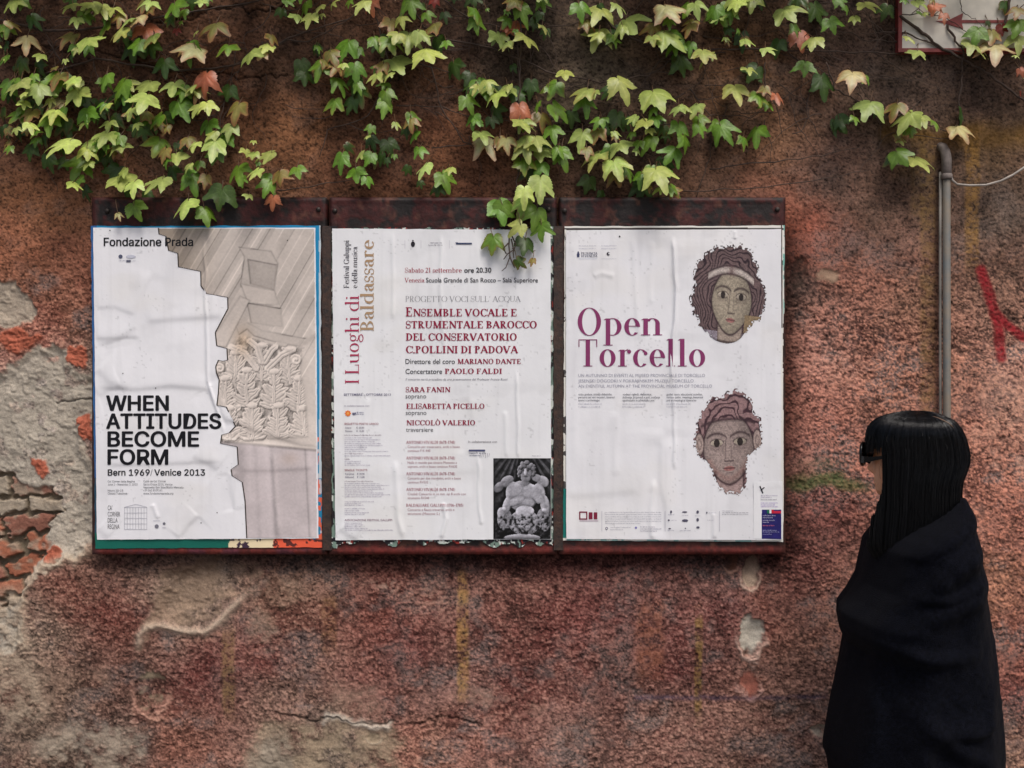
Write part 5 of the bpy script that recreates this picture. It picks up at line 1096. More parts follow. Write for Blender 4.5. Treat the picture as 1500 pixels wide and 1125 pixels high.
def add_leaf(mb, stalks, px, py, wpx, kind, r, above=False):
    s = min(wpx, 46) / 1.30 / 478.0
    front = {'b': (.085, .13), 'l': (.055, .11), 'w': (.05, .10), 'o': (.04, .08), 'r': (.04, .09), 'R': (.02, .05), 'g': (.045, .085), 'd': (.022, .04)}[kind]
    dep = -r.uniform(*front); over = 288 < py < 420
    if over: dep = min(dep, -.075)
    if above: dep = -r.uniform(.05, .18); over = True
    tilt = {'b': r.uniform(38, 58), 'l': r.uniform(32, 56), 'w': r.uniform(38, 58), 'o': r.uniform(20, 45), 'r': r.uniform(5, 40), 'R': r.uniform(0, 30), 'g': r.uniform(16, 38), 'd': r.uniform(-2, 18)}[kind]
    if 690 < px < 812 and py > 270: tilt = r.uniform(0, 28)
    s *= 1 + .15 * (tilt > 40); yaw = rad(r.gauss(0, 20)); roll = rad(r.gauss(0, 20)); t = rad(tilt)
    n_ = Vector((math.sin(yaw) * math.cos(t), -math.cos(yaw) * math.cos(t), math.sin(t))); dn = Vector((0, 0, -1)); dn = (dn - n_ * dn.dot(n_)).normalized(); sd_ = n_.cross(dn)
    d_ = dn * math.cos(roll) + sd_ * math.sin(roll); e_ = n_.cross(d_)
    c0 = Vector(W(px, py, dep)) - d_ * (s * .46)
    oc = outline(r); rings = (.0, .22, .45, .66, .84, 1.0); droop = r.uniform(.10, .30); fold = r.uniform(.04, .22); cup = r.uniform(-.06, .10); tw = r.uniform(-.2, .2)
    base = np.clip(lin(LC[kind]) * r.uniform(.86, 1.14) * np.array([r.uniform(.92, 1.12), 1, r.uniform(.85, 1.1)]), .01, .7)
    edge = lin((150, 88, 60)) if kind in 'wor' or r.random() < .18 else base * .86
    vs = []; cs = []; fs = []; N = len(oc) - 1
    ph = r.uniform(0, 6.28); asp = r.uniform(.78, 1.12); crl = r.choice((0, 0, .12, .25)) * r.choice((-1, 1)); spots = [(r.uniform(-.5, .5), r.uniform(-.1, .9), r.uniform(.03, .08)) for _ in range(r.choice((0, 0, 1, 3)))]
    for ri, q in enumerate(rings):
        for k in range(N):
            a, R0 = oc[k]; rr = R0 * q; lx, ly = rr * math.sin(a) * asp, rr * math.cos(a)
            near = min(abs(a), abs(abs(a) - math.radians(49)), abs(abs(a) - math.radians(98)) + .03)
            vein = math.exp(-(near / .09) ** 2) if q > 0 else 0
            zz = -droop * rr * rr * (1.1 if abs(a) < .5 else .9) - fold * abs(lx) + cup * rr - .035 * vein * rr + tw * lx * ly + .025 * math.sin(lx * 9 + ph) * q + .02 * math.sin(ly * 8 + ph * 2) * q - .10 * max(0, rr - .7) + crl * lx * abs(lx) * 2
            p = c0 + (e_ * lx + d_ * ly + n_ * zz) * s
            if p.y > -.012: p.y = -.012 - .002 * r.random()
            vs.append(p)
            mot = 1 + .10 * math.sin(lx * 7 + ph) * math.sin(ly * 6 + ph)
            c = base * mot; c = c * (1 - .35 * vein) + np.minimum(base * 1.7 + .03, .6) * .35 * vein
            kx = max(0, q - .66) / .34 * (.75 if kind in 'wor' else .35); c = c * (1 - kx) + edge * kx
            for sx_, sy_, sr_ in spots:
                kk = math.exp(-((lx - sx_) ** 2 + (ly - sy_) ** 2) / sr_ ** 2) * .7; c = c * (1 - kk) + kk * np.array([.09, .045, .02])
            cs.append(c)
    for ri in range(len(rings) - 1):
        for k in range(N):
            a_, b_ = ri * N + k, ri * N + (k + 1) % N; fs.append((a_, a_ + N, b_ + N, b_))
    o = len(mb.v); mb.v += [tuple(p) for p in vs]; mb.f += [tuple(i + o for i in f) for f in fs]; mb.c += [tuple(c) for c in cs]
    # stalk back to the wall
    q = c0 + Vector((r.uniform(-.02, .02), 0, r.uniform(.01, .045))); q.y = max(dep + .05, -.02) if not over else dep + .02
    mid = (c0 + q) / 2 + Vector((0, -.008, .012)); stalks.tube([c0, mid, q], [.0010, .0012, .0014], 5, np.array([.13, .07, .035]), cap=False)

VINES = [(-99, 432, 215, 'dense left part of the creeper hanging over the corner of the leftmost poster'), (432, 694, 560, 'creeper shoots of drooping green leaves between the left and middle boards'),
         (694, 812, 752, 'long dangling creeper strand with leaves over the top of the concert poster'), (812, 1145, 960, 'creeper branch of pale leaves above the mosaic poster'),
         (1145, 1330, 1240, 'sparse creeper shoot reaching right from the mosaic poster towards the drainpipe'), (1330, 1600, 1420, 'creeper bit with leaves crossing the cream sign and its red arrow')]
STEMS = [([(-20, 150), (60, 110), (140, 86), (260, 104), (345, 96), (392, 74), (430, 52), (512, 26), (560, -20)], .0028), ([(395, 72), (420, 58), (450, 62), (480, 46), (512, 26)], .0022), ([(404, 280), (440, 276), (505, 264), (540, 258)], .0016),
         ([(0, 30), (70, 46), (150, 40), (250, 22), (340, 8), (420, -8)], .003), ([(70, 60), (110, 120), (150, 170), (180, 230)], .0018), ([(300, 100), (330, 140), (320, 190), (300, 250), (290, 300)], .0018), ([(110, 40), (60, 100), (58, 120), (60, 145)], .0015), ([(130, 70), (138, 92), (134, 110), (129, 124)], .0011),
         ([(570, 40), (600, 90), (632, 100), (646, 158), (680, 208), (708, 214)], .002), ([(540, -10), (560, 60), (575, 110), (540, 170), (480, 190), (468, 230)], .002), ([(582, 154), (646, 157), (682, 170), (760, 180)], .0014), ([(632, 218), (700, 210), (770, 214)], .0014), ([(650, 0), (690, 30), (730, 40), (830, 38), (860, 30)], .002), ([(590, -10), (622, 40), (650, 56), (720, 70), (800, 104), (880, 122), (950, 110), (985, 88)], .0026),
         ([(753, -20), (756, 40), (758, 70), (760, 130), (758, 190)], .0022), ([(762, -20), (762, 80), (761, 130), (759, 200), (766, 224), (757, 260), (754, 296), (748, 330), (746, 352)], .0020), ([(752, -10), (750, 140), (752, 165)], .0013),
         ([(880, 20), (906, 48), (940, 62), (985, 78), (1040, 72), (1110, 72), (1230, 76), (1320, 78)], .0030), ([(985, 76), (960, 96), (945, 118), (930, 136)], .0018), ([(860, 178), (900, 186), (940, 172), (985, 190), (1045, 168), (1100, 172), (1186, 118)], .0016), ([(1120, 90), (1122, 130), (1140, 160), (1146, 200)], .0014), ([(1040, 248), (1100, 240), (1190, 230), (1260, 216)], .0016), ([(1000, 280), (1100, 276), (1210, 262), (1270, 250)], .0014), ([(1010, 130), (1042, 170), (1040, 230), (1020, 290)], .0014),
         ([(1210, 90), (1222, 130), (1262, 150), (1300, 164), (1350, 180), (1410, 198)], .0018), ([(1150, 70), (1190, 110), (1180, 160), (1200, 200)], .0014), ([(1300, 160), (1330, 196), (1392, 204), (1404, 214)], .0012),
         ([(1318, 24), (1352, 48), (1372, 66), (1420, 92), (1450, 110), (1490, 140), (1530, 170)], .0038), ([(1388, 38), (1400, 60), (1412, 76), (1408, 110)], .003), ([(1320, 47), (1356, 60), (1376, 70), (1440, 84)], .0018), ([(1480, -10), (1474, 30), (1460, 56), (1440, 74)], .0035), ([(1320, 20), (1380, 22), (1412, 45), (1436, 60)], .0012), ([(1405, -5), (1410, 18), (1428, 28), (1440, 40)], .001), ([(1410, 110), (1404, 150), (1406, 180), (1404, 200)], .0024)]
rl = random.Random(21)
for vi, (xa, xb, xr, lab) in enumerate(VINES):
    VR = thing('creeper_vine', W(xr, -40, -.02), lab, 'creeper', 'creeper growing down the top of the wall')
    lv, au, st = MB(), MB(), MB(); SC_ = np.array([.13, .07, .035])
    mine = [L for L in LEAVES if xa <= L[0] < xb]
    extra = []
    for (x_, y_, w_, k_) in mine:                  # smaller leaves filling in behind
        for _ in range(3 if x_ < 430 else 2):
          if y_ < 290 and rl.random() < .62: extra.append((x_ + rl.uniform(-30, 30), min(y_ + rl.uniform(-34, 18), 288), min(w_, 42) * rl.uniform(.5, .92), rl.choice('ddgglo' if rl.random() < .7 else 'lgb')))
    mine += extra
    # unseen growth it hangs from, thickened above the frame to shade the wall
    for k in range(int((min(xb, 1560) - max(xa, -60)) / 7.5)): mine.append((rl.uniform(max(xa, -80), min(xb, 1580)), -30 - 330 * rl.random() ** 1.3, rl.uniform(34, 56), rl.choice('lgdgo'), True))
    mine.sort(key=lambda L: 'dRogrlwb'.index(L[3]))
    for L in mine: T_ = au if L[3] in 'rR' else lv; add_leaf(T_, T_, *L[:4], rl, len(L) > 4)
    for pts, r0 in STEMS:
        cx = sum(p_[0] for p_ in pts) / len(pts)
        if not (xa <= cx < xb): continue
        d0 = -.026 if pts[0][0] > 1310 and pts[0][1] < 60 else (-.052 if pts[0] == (762, -20) else -.016); P_ = []; n = len(pts)
        for i in range(n - 1):
            for k in range(5):
                t = k / 5; a, b = pts[i], pts[i + 1]; x_, y_ = a[0] + (b[0] - a[0]) * t, a[1] + (b[1] - a[1]) * t
                P_.append(W(x_ + rl.uniform(-1.6, 1.6), y_ + rl.uniform(-1.6, 1.6), d0 - .004 * math.sin(3.14 * t)))
        P_.append(W(*pts[-1], d0)); st.tube(P_, [1.3 * r0 * (1 - .5 * i / len(P_)) * rl.uniform(.85, 1.15) for i in range(len(P_))], 6)
    # fine bare tendrils clinging to the wall
    for k in range(int((xb - max(xa, 0)) / 9) + 5):
        x_, y_ = rl.uniform(max(xa, 0), min(xb, 1500)), rl.uniform(-10, 200 if xa < 1330 else 60); a = rl.choice((rl.uniform(.9, 2.2), rl.uniform(-.5, .5), rl.uniform(2.7, 3.6))); P_ = []
        for i in range(rl.randint(9, 20)):
            P_.append(W(x_, y_, -.013 - .004 * rl.random())); a += rl.gauss(0, .28); x_ += 7 * math.cos(a); y_ += 7 * math.sin(a)
            if y_ > 284: break
        if len(P_) > 2: st.tube(P_, [.0017 * (1 - .6 * i / len(P_)) for i in range(len(P_))], 4)
    if vi == 2:                                  # bare root-like ends below the dangling strand
        for pts in ([(746, 340), (745, 360), (748, 376), (741, 392), (735, 397)], [(748, 350), (752, 366), (744, 372), (738, 380)], [(745, 356), (738, 364), (742, 372)], [(750, 345), (755, 358), (751, 370), (752, 378)], [(747, 374), (750, 384), (753, 392)]):
            st.tube([W(a + rl.uniform(-1, 1), b, -.085) for a, b in pts], [.0024, .0022, .0018, .0014, .001][:len(pts)], 5)
    st.build('stem', stemm, VR, smooth=True)
    lv.build('leaves', leafm, VR, smooth=True)
    if au.v: au.build('autumn_leaves', leafm, VR, smooth=True)

# ---------------------------------------------------------------- the person
PYD = -.42                                       # how far from the wall they stand
def F(px, py, y=PYD): return W(px, py, y)
skin = mat('skin', (.54, .25, .125), .5, var=.08, vscale=30, bump=.08, bscale=300); skin.node_tree.nodes['Principled BSDF'].inputs['Subsurface Weight'].default_value = .12
skin.node_tree.nodes['Principled BSDF'].inputs['Subsurface Radius'].default_value = (.01, .004, .002)
hairm = mat('black_hair', (.0016, .0019, .0030), .27, spec=.42); cloth = mat('black_wool', (.0026, .0030, .0056), .9, spec=.06, var=.5, vscale=120, bump=.9, bscale=380, sheen=.012)
plast = mat('black_plastic', (.003, .003, .0035), .16, spec=.3); lens = mat('dark_lens', (.012, .009, .008), .04, spec=.8); leather = mat('black_leather', (.012, .011, .011), .45, bump=.2)
hx, _, hz = F(1340, 668)                         # head centre
PS = thing('person', (hx + .02, PYD, 0), 'person in a black cloak with long black hair and sunglasses looking at the posters', 'person')

# body: pelvis-rooted skin figure, head lofted from face sections, fused into one surface
HEAD_YAW = rad(38)                               # turned a little from the lens towards the wall
fwd = Vector((-math.cos(HEAD_YAW), math.sin(HEAD_YAW), 0)); lft = Vector((math.sin(HEAD_YAW), math.cos(HEAD_YAW), 0)); HC = Vector((F(1332, 668)[0], PYD, hz + .004))
def head_mesh():
    # z (from head centre), back extent, front extent, half width
    sec = [(-.135, .050, .020, .048), (-.118, .056, .050, .052), (-.108, .062, .074, .054), (-.095, .068, .083, .058), (-.075, .076, .084, .063), (-.050, .084, .086, .067), (-.025, .090, .087, .070), (0, .094, .087, .073), (.03, .097, .090, .076), (.06, .094, .086, .074), (.085, .080, .070, .066), (.102, .058, .048, .050), (.113, .030, .022, .026), (.116, .006, .004, .006)]
    N = 56; vs = []; fs = []
    zz = []; 
    for i in range(len(sec) - 1):
        for k in range(4): t = k / 4; zz.append([sec[i][j] * (1 - t) + sec[i + 1][j] * t for j in range(4)])
    zz.append(list(sec[-1]))
    for q in zz:
        if q[0] > .05: q[0] = .05 + (q[0] - .05) * .76
    for z, b, f, w_ in zz:
        for k in range(N):
            a = 2 * math.pi * k / N; c, s = math.cos(a), math.sin(a)                       # a = 0: forward
            u = (f if c > 0 else b) * math.copysign(abs(c) ** .9, c); v = w_ * math.copysign(abs(s) ** .85, s)
            fr = max(0, c) ** 2
            nose = math.exp(-(v / .0105) ** 2) * (c > 0); br = math.exp(-((z + .042) / .012) ** 2) * .022 + (math.exp(-((z + .020) / .02) ** 2) * .011)
            u += nose * br * (1 + .0) + math.exp(-((abs(v) - .011) / .006) ** 2) * math.exp(-((z + .044) / .007) ** 2) * .008 * (c > 0)
            u -= (c > 0) * .010 * math.exp(-((abs(v) - .031) / .014) ** 2) * math.exp(-((z + .004) / .010) ** 2)          # eye sockets
            u += (c > 0) * .0045 * math.exp(-((abs(v) - .031) / .010) ** 2) * math.exp(-((z + .005) / .005) ** 2)         # lids
            u += (c > 0) * .006 * math.exp(-(v / .022) ** 2) * (math.exp(-((z + .069) / .0045) ** 2) + math.exp(-((z + .079) / .005) ** 2))   # lips
            u -= (c > 0) * .004 * math.exp(-(v / .025) ** 2) * math.exp(-((z + .074) / .002) ** 2); u += (c > 0) * .005 * math.exp(-(v / .02) ** 2) * math.exp(-((z + .104) / .01) ** 2)
            vs.append(HC + fwd * u + lft * v + Vector((0, 0, z)))
    for i in range(len(zz) - 1):
        for k in range(N): fs.append((i * N + k, i * N + (k + 1) % N, (i + 1) * N + (k + 1) % N, (i + 1) * N + k))
    fs += [tuple(range(N - 1, -1, -1)), tuple(range((len(zz) - 1) * N, len(zz) * N))]
    for s in (1, -1):                              # ears
        o = len(vs); e0 = HC + lft * (s * .074) - fwd * .008 + Vector((0, 0, -.018)); R_ = []
        for i in range(7):
            for k in range(10):
                a = 2 * math.pi * k / 10; t = math.pi * (i + .5) / 7; vs.append(e0 + lft * s * .010 * math.cos(t) + (fwd * -.017 * math.cos(a) + Vector((0, 0, .031 * math.sin(a)))) * math.sin(t))
        for i in range(6):
            for k in range(10): fs.append((o + i * 10 + k, o + i * 10 + (k + 1) % 10, o + (i + 1) * 10 + (k + 1) % 10, o + (i + 1) * 10 + k))
        fs += [tuple(o + k for k in range(9, -1, -1)), tuple(o + 60 + k for k in range(10))]
    return vs, fs
bx, by = hx + .035, PYD
V_ = [(bx, by, .80, .12, .12), (bx, by, .95, .115, .105), (bx + .005, by, 1.10, .12, .11), (bx + .01, by, 1.20, .10, .095), (bx + .002, by, 1.30, .055, .055), (hx + .008, by, 1.38, .05, .05), (hx + .004, by, 1.44, .05, .05)]
E_ = [(0, 1), (1, 2), (2, 3), (3, 4), (4, 5), (5, 6)]
def chain(root, pts):
    p = root
    for q in pts: V_.append(q); E_.append((p, len(V_) - 1)); p = len(V_) - 1
    return p
for s in (1, -1):
    chain(0, [(bx, by + s * .09, .76, .095, .09), (bx - .005, by + s * .095, .45, .062, .062), (bx + .01, by + s * .095, .11, .040, .040), (bx - .05, by + s * .10, .05, .038, .034), (bx - .13, by + s * .11, .035, .032, .026)])
    el = chain(3, [(bx, by + s * .13, 1.20, .046, .046), (bx + .015, by + s * .165, 1.0, .040, .040), (bx - .05, by + s * .125, .93 + .03 * s, .032, .032), (bx - .105, by + s * .085, .975 + .03 * s, .026, .024), (bx - .12, by + s * .05, .985 + .03 * s, .030, .018)])
    for k in range(4): chain(el, [(bx - .125 + .012 * (k % 2), by + s * (.025 - .004 * k), .972 + .03 * s + .016 * k - .012, .0085, .0085), (bx - .118, by - s * .005, .972 + .03 * s + .016 * k - .014, .008, .008), (bx - .105, by - s * .012, .970 + .03 * s + .016 * k - .016, .007, .007)])
    chain(el, [(bx - .11, by + s * .03, 1.02 + .03 * s, .009, .009), (bx - .115, by + s * .005, 1.04 + .03 * s, .008, .008)])
me = bpy.data.meshes.new('body'); me.from_pydata([v[:3] for v in V_], E_, []); body = bpy.data.objects.new('body', me); COL.objects.link(body)
sm_ = body.modifiers.new('s', 'SKIN'); sm_.use_smooth_shade = True
for i, sv in enumerate(me.skin_vertices[0].data): sv.radius = V_[i][3:5]; sv.use_root = (i == 0)
body.modifiers.new('d', 'SUBSURF').levels = 2
dg = bpy.context.evaluated_depsgraph_get(); m2 = bpy.data.meshes.new_from_object(body.evaluated_get(dg)); body.modifiers.clear()
bmh = bmesh.new(); bmh.from_mesh(m2); hv, hf = head_mesh(); vv = [bmh.verts.new(v) for v in hv]
for f in hf:
    try: bmh.faces.new([vv[i] for i in f])
    except ValueError: pass
bmesh.ops.recalc_face_normals(bmh, faces=bmh.faces); bmh.to_mesh(m2); bmh.free(); body.data = m2
rm = body.modifiers.new('r', 'REMESH'); rm.mode = 'VOXEL'; rm.voxel_size = .0036; rm.use_smooth_shade = True
body.modifiers.new('c', 'SMOOTH').iterations = 2
dg = bpy.context.evaluated_depsgraph_get(); m3 = bpy.data.meshes.new_from_object(body.evaluated_get(dg)); body.modifiers.clear(); body.data = m3; m3.name = 'body'
m3.materials.clear(); m3.materials.append(skin); attach(body, PS)

# trousers and boots under the cloak
def loft(rows, N=40, capb=False, capt=False):
    mb = MB(); fs = []; vs = []
    for (cx, cy, z, rx, ry) in rows:
        for k in range(N): a = 2 * math.pi * k / N; vs.append((cx + rx * math.cos(a), cy + ry * math.sin(a), z))
    for i in range(len(rows) - 1):
        for k in range(N): fs.append((i * N + k, i * N + (k + 1) % N, (i + 1) * N + (k + 1) % N, (i + 1) * N + k))
    if capb: fs.append(tuple(range(N - 1, -1, -1)))
    if capt: fs.append(tuple(range((len(rows) - 1) * N, len(rows) * N)))
    mb.add(vs, fs); return mb
for s in (1, -1):
    y = by + s * .095
    loft([(bx + .012, y, .16, .062, .062), (bx + .006, y, .3, .072, .072), (bx - .004, y, .45, .08, .08), (bx, by + s * .09, .7, .105, .1), (bx, by + s * .07, .84, .13, .12)]).build('trouser_leg', cloth, PS, smooth=True)
    bt = loft([(bx - .045, y + s * .008, .0, .118, .048), (bx - .045, y + s * .008, .025, .118, .048), (bx - .045, y + s * .006, .05, .108, .046), (bx - .02, y, .085, .078, .047), (bx + .008, y, .12, .058, .05), (bx + .012, y, .20, .060, .060), (bx + .01, y, .24, .062, .062)], capb=True, capt=True); bt.build('boot', leather, PS, smooth=True)

# cloak: sections follow the wrapped outline, pulled into diagonal folds
SIL = [(728, 1388, 1408), (740, 1360, 1414), (755, 1330, 1419), (770, 1300, 1425), (785, 1280, 1429), (800, 1268, 1433), (830, 1262, 1440), (855, 1257, 1446), (880, 1243, 1451), (900, 1228, 1455), (918, 1227, 1459), (932, 1231, 1461), (945, 1238, 1463), (960, 1236, 1465), (985, 1230, 1469), (1020, 1222, 1472), (1060, 1215, 1475), (1100, 1209, 1476), (1112, 1209, 1476), (1125, 1214, 1476), (1180, 1222, 1477), (1250, 1234, 1476), (1320, 1244, 1474)]
ys = np.array([s[0] for s in SIL], float); xl = np.array([s[1] for s in SIL], float); xr = np.array([s[2] - 9 * min(1, max(0, (s[0] - 820) / 120)) for s in SIL], float)
NR, NA = 190, 200; rows = 728 + (1320 - 728) * (np.linspace(0, 1, NR)) ** 1.1
Pc = np.zeros((NR, NA + 1, 3)); ang = np.linspace(0, 2 * np.pi, NA + 1)
ca, sa = np.cos(ang), np.sin(ang)
for i, py in enumerate(rows):
    a, b = np.interp(py, ys, xl), np.interp(py, ys, xr); cx = (a + b) / 2; hw = (b - a) / 2
    t = min(1, (py - 728) / 75); dpt = .05 + .178 * math.sin(t * math.pi / 2) ** .8 + .02 * min(1, max(0, (py - 820) / 300))
    sp = .86
    Yd = PYD + dpt * np.sign(sa) * np.abs(sa) ** sp; zc = F(0, py)[2]; c_w, h_w = F(cx, py)[0], hw / FPX * (PYD - CAM_Y)
    for _ in range(4):                             # the section's own outline, seen with its depth, spans the shawl's width
        Xw = c_w + h_w * np.sign(ca) * np.abs(ca) ** sp; pxs = 750 + Xw * FPX / (Yd - CAM_Y); m0_, m1_ = pxs.min(), pxs.max()
        c_w += ((a + b) / 2 - (m0_ + m1_) / 2) / FPX * (PYD - CAM_Y); h_w *= ((b - a) / (m1_ - m0_)) ** .9
    Pc[i, :, 0] = Xw; Pc[i, :, 1] = Yd; Pc[i, :, 2] = zc
# folds: diagonal drags from the far shoulder across the back to the held front
AA, RR = np.meshgrid(ang, rows); Xp = 750 + Pc[..., 0] * FPX / (PYD - CAM_Y); nearside = np.clip(-np.sin(AA) * .8 + .25, 0, 1) ** .5; low = sstep(760, 900, RR)
fold = np.zeros(AA.shape)
for pts, h, wd in (([(1408, 740), (1350, 765), (1290, 800), (1262, 830)], .020, 9), ([(1420, 770), (1340, 812), (1286, 860), (1240, 908)], .016, 12), ([(1430, 800), (1370, 850), (1300, 880), (1240, 925)], .012, 12), ([(1300, 815), (1275, 850), (1256, 890)], .012, 7), ([(1440, 860), (1410, 960), (1380, 1010), (1300, 1030)], .012, 14), ([(1445, 870), (1440, 960), (1436, 1060), (1440, 1200)], .016, 13), ([(1250, 920), (1300, 930), (1360, 925)], .014, 9),
                   ([(1238, 945), (1250, 1010), (1236, 1100), (1240, 1250)], .014, 9), ([(1280, 1000), (1330, 1040), (1370, 1060), (1420, 1120)], .012, 12), ([(1300, 1000), (1290, 1100), (1280, 1250)], .012, 16), ([(1390, 1050), (1400, 1150), (1404, 1280)], .014, 14), ([(1345, 1060), (1350, 1180), (1348, 1300)], .012, 14), ([(1380, 830), (1330, 850), (1290, 853)], .010, 6), ([(1420, 1000), (1370, 1024), (1310, 1022)], .010, 7)):
    d, t, s_ = segdist(Xp, RR, pts); fold += h * np.exp(-(d / wd) ** 2) * (.4 + .6 * np.sin(np.clip(t, 0, 1) * np.pi))
fold = fold * 1.5 + .0035 * fbm(Xp / 16, RR / 20, 3, 911) + .002 * fbm((Xp + RR * .6) / 7, RR / 30, 2, 913); fold *= nearside; back = .012 * np.sin(AA * 9 + RR / 160) * low * (1 - nearside * .75) + .004 * fbm(AA * 5, RR / 40, 3, 901)
Pc[..., 1] -= fold; rd = (fold * 0 + back)
Pc[..., 0] += rd * np.cos(AA) * .35; Pc[..., 1] += rd * np.sin(AA)
Pc[:, -1] = Pc[:, 0]
Pc[..., 2] += 0
th = .004
idx = np.arange(NR * NA).reshape(NR, NA); v = Pc[:, :-1].reshape(-1, 3); mb = MB(); mb.v = [tuple(q) for q in v]
for i in range(NR - 1):
    for k in range(NA): mb.f.append((int(idx[i, k]), int(idx[i + 1, k]), int(idx[i + 1, (k + 1) % NA]), int(idx[i, (k + 1) % NA])))
ck = mb.build('cloak', cloth, PS, smooth=True); so = ck.modifiers.new('thickness', 'SOLIDIFY'); so.thickness = -.004

# hair: a shell with a fringe, open at the face, over it thousands of strands
ZT = CAM_Z - (602 - 562.5) / FPX * (PYD - CAM_Y)
hair_rows = [  # photo row, left and right outline of the hair
 (601.2, 1339, 1347), (602.6, 1324, 1360), (605.4, 1310, 1371), (609.5, 1298, 1381), (616, 1287, 1391), (625, 1279, 1398), (636, 1275, 1405), (650, 1273, 1410), (664, 1273, 1412.5), (676, 1273.5, 1412.5), (690, 1274, 1408), (700, 1274.5, 1403), (712, 1275, 1400), (730, 1274.5, 1400), (750, 1273, 1402), (775, 1271, 1398), (800, 1270, 1392), (830, 1290, 1385), (860, 1300, 1375), (880, 1304, 1370)]
hy = np.array([r[0] for r in hair_rows], float); hl = np.array([r[1] for r in hair_rows], float); hr = np.array([r[2] for r in hair_rows], float)
def hair_pt(u, a, inset=0.0):
    """u: photo row, a: angle round the head measured from the face direction"""
    L_, R_ = np.interp(u, hy, hl), np.interp(u, hy, hr); q0 = F((L_ + R_) / 2, u); hw = (R_ - L_) / 2 / FPX * (PYD - CAM_Y)
    dy = min(hw * .92, .098) if u < 700 else .098 - .004 * min(1, (u - 700) / 100); dy -= .030 * max(0, min(1, (u - 690) / 40)) * 0
    lock = .0009 * math.sin(a * 23 + 1.3 * math.sin(a * 7)) + .0007 * math.sin(a * 51 + 2 * math.sin(a * 11)) + .0008 * math.sin(a * 97)
    lock *= min(1.6, max(0, (u - 601.5) / 6)) if u < 640 else 1 + min(1, (u - 640) / 120)
    ex, ey = hw - inset + lock, dy - inset + lock
    w_ = math.pi - HEAD_YAW + a                                   # world angle; face looks along angle pi - yaw
    return (q0[0] + ex * math.cos(w_), PYD + ey * math.sin(w_), q0[2])
fringe_y, side_cut = 658, rad(68)
def cut_at(u): return rad(float(np.interp(u, [700, 725, 745, 775, 800], [68, 64, 56, 46, 40])))
def open_face(u, a):
    a = (a + math.pi) % (2 * math.pi) - math.pi
    return u > fringe_y + 6 * math.cos(a * 9) * .4 and abs(a) < cut_at(u)
us = np.interp(np.linspace(0, 1, 90), np.linspace(0, 1, len(hy)), hy); aa = np.linspace(-math.pi, math.pi, 361)[:-1]; sh = MB(); g_ = {}
for i, u in enumerate(us):
    for k, a in enumerate(aa): g_[i, k] = len(sh.v); sh.v.append(hair_pt(u, a, .003))
for i in range(len(us) - 1):
    for k in range(len(aa)):
        if open_face(us[i + 1], aa[k]): continue
        k2 = (k + 1) % len(aa); sh.f.append((g_[i, k], g_[i + 1, k], g_[i + 1, k2], g_[i, k2]))
sh.f.append(tuple(g_[0, k] for k in range(len(aa))))
rh = random.Random(5)
part_a = rad(-175)
for n_ in range(5200):
    a = rh.uniform(-math.pi, math.pi); ao = (a + math.pi) % (2 * math.pi) - math.pi
    fr_ = abs(ao) < side_cut; low_ = fr_ and abs(ao) > rad(42) and rh.random() < .45
    u1 = rh.uniform(fringe_y - 6, fringe_y + 7) if fr_ else (rh.uniform(790, 860))
    u0 = 601.6 + rh.random() ** 2 * 9
    if low_: u0, u1 = float(np.interp(abs(ao), [rad(40), rad(46), rad(55), rad(64), rad(68)], [800, 776, 746, 726, 702])), 850; fr_ = False
    n = 11 if fr_ else 20; lift = rh.uniform(-.0005, .0026) + .0016 * math.sin(a * 41 + 2); wob = rh.gauss(0, .012); wv = rh.uniform(0, 6.28); P_ = []
    for i in range(n):
        t = i / (n - 1); u = u0 + (u1 - u0) * t
        P_.append(hair_pt(u, a + wob * t + .006 * math.sin(t * 4 + wv) + .004 * math.sin(a * 31) * t, -lift * (1 + .5 * math.sin(t * 4 + wv))))
    sh.tube(P_, [.0007 * (1 - .5 * i / n) for i in range(n)], 3, cap=False)
for n_ in range(160):                              # flyaways
    a = rh.uniform(-math.pi, math.pi); u0 = rh.uniform(603, 660); L0 = rh.uniform(12, 60); lf = rh.uniform(.003, .011)
    if abs((a + math.pi) % (2 * math.pi) - math.pi) < side_cut and u0 + L0 > fringe_y: continue
    sh.tube([hair_pt(u0 + L0 * t / 7, a + .05 * math.sin(t * .5 + n_), -.002 - lf * math.sin(t / 7 * 2.6)) for t in range(8)], [.00035] * 8, 3, cap=False)
sh.build('hair', hairm, PS, smooth=True)
prt = MB(); x0, x1 = F(1352, 611), F(1378, 623)
def hair_at(px, u):
    L_, R_ = np.interp(u, hy, hl), np.interp(u, hy, hr); return hair_pt(u, -math.acos(max(-1, min(1, (px - (L_ + R_) / 2) / ((R_ - L_) / 2)))) - math.pi + HEAD_YAW, -.0032)
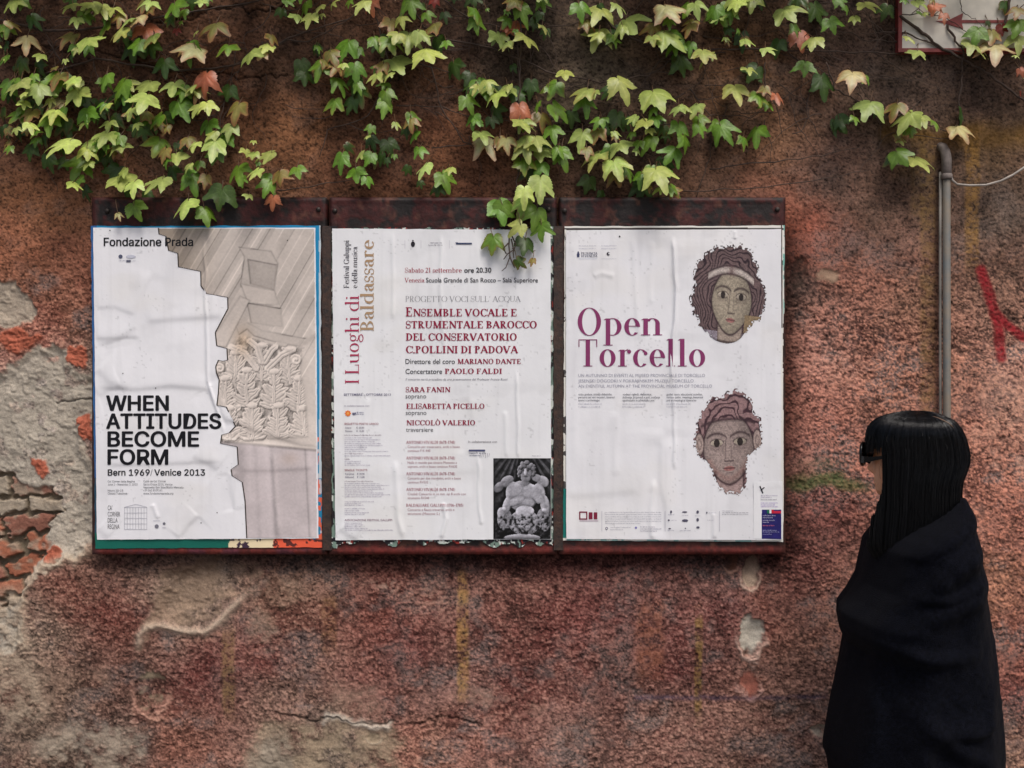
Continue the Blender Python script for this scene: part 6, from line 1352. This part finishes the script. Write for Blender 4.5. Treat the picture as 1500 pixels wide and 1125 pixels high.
prt.tube([hair_at(1350 + 4.4 * k, 608.6 + 1.6 * k + .2 * k * k) for k in range(7)], [.0004, .0010, .0014, .0015, .0014, .001, .0004], 6); prt.build('hair_parting', mat('scalp', (.20, .12, .075), .6), PS, smooth=True)

# sunglasses
SGL = bpy.data.objects.new('sunglasses', None); SGL.location = HC + fwd * .10; COL.objects.link(SGL); attach(SGL, PS)
def H_(f, l, z): return HC + fwd * f + lft * l + Vector((0, 0, z))
m = MB()
for s in (1, -1):
    rim = []
    for k in range(25):
        a = 2 * math.pi * k / 24; l = s * .034 + .030 * math.cos(a); z = -.001 + .029 * math.sin(a); rim.append(H_(.112 - .35 * abs(l) ** 1.4, l, z))
    m.tube(rim, .0046, 8)
m.tube([H_(.112, .007, .004), H_(.114, 0, .006), H_(.112, -.007, .004)], .0035, 8); m.build('frame', plast, SGL, smooth=True)
for s in (1, -1):
    t_ = MB(); vs = []; fs = []
    prof = [(.104, .066, -.004, -.023), (.094, .072, -.005, -.022), (.080, .0765, -.005, -.019), (.06, .079, -.003, -.013), (.02, .081, .004, -.004), (-.02, .08, .004, -.003)]
    for f_, l, zt, zb in prof: vs += [H_(f_, s * l, zt), H_(f_, s * l, zb), H_(f_, s * (l - .004), zb), H_(f_, s * (l - .004), zt)]
    for i in range(len(prof) - 1):
        for k in range(4): fs.append((4 * i + k, 4 * i + (k + 1) % 4, 4 * i + 4 + (k + 1) % 4, 4 * i + 4 + k))
    fs += [(3, 2, 1, 0), tuple(range(4 * len(prof) - 4, 4 * len(prof)))]; t_.add(vs, fs); t_.build('temple', plast, SGL)
    ln = MB(); c_ = H_(.110 - .35 * .034 ** 1.4, s * .034, -.001); ring = [H_(.112 - .35 * abs(s * .034 + .028 * math.cos(a)) ** 1.4, s * .034 + .028 * math.cos(a), -.001 + .028 * math.sin(a)) for a in [2 * math.pi * k / 24 for k in range(24)]]
    ln.add([c_ + fwd * .003] + ring, [(0, 1 + k, 1 + (k + 1) % 24) for k in range(24)]); ln.build('lens', lens, SGL, smooth=True)
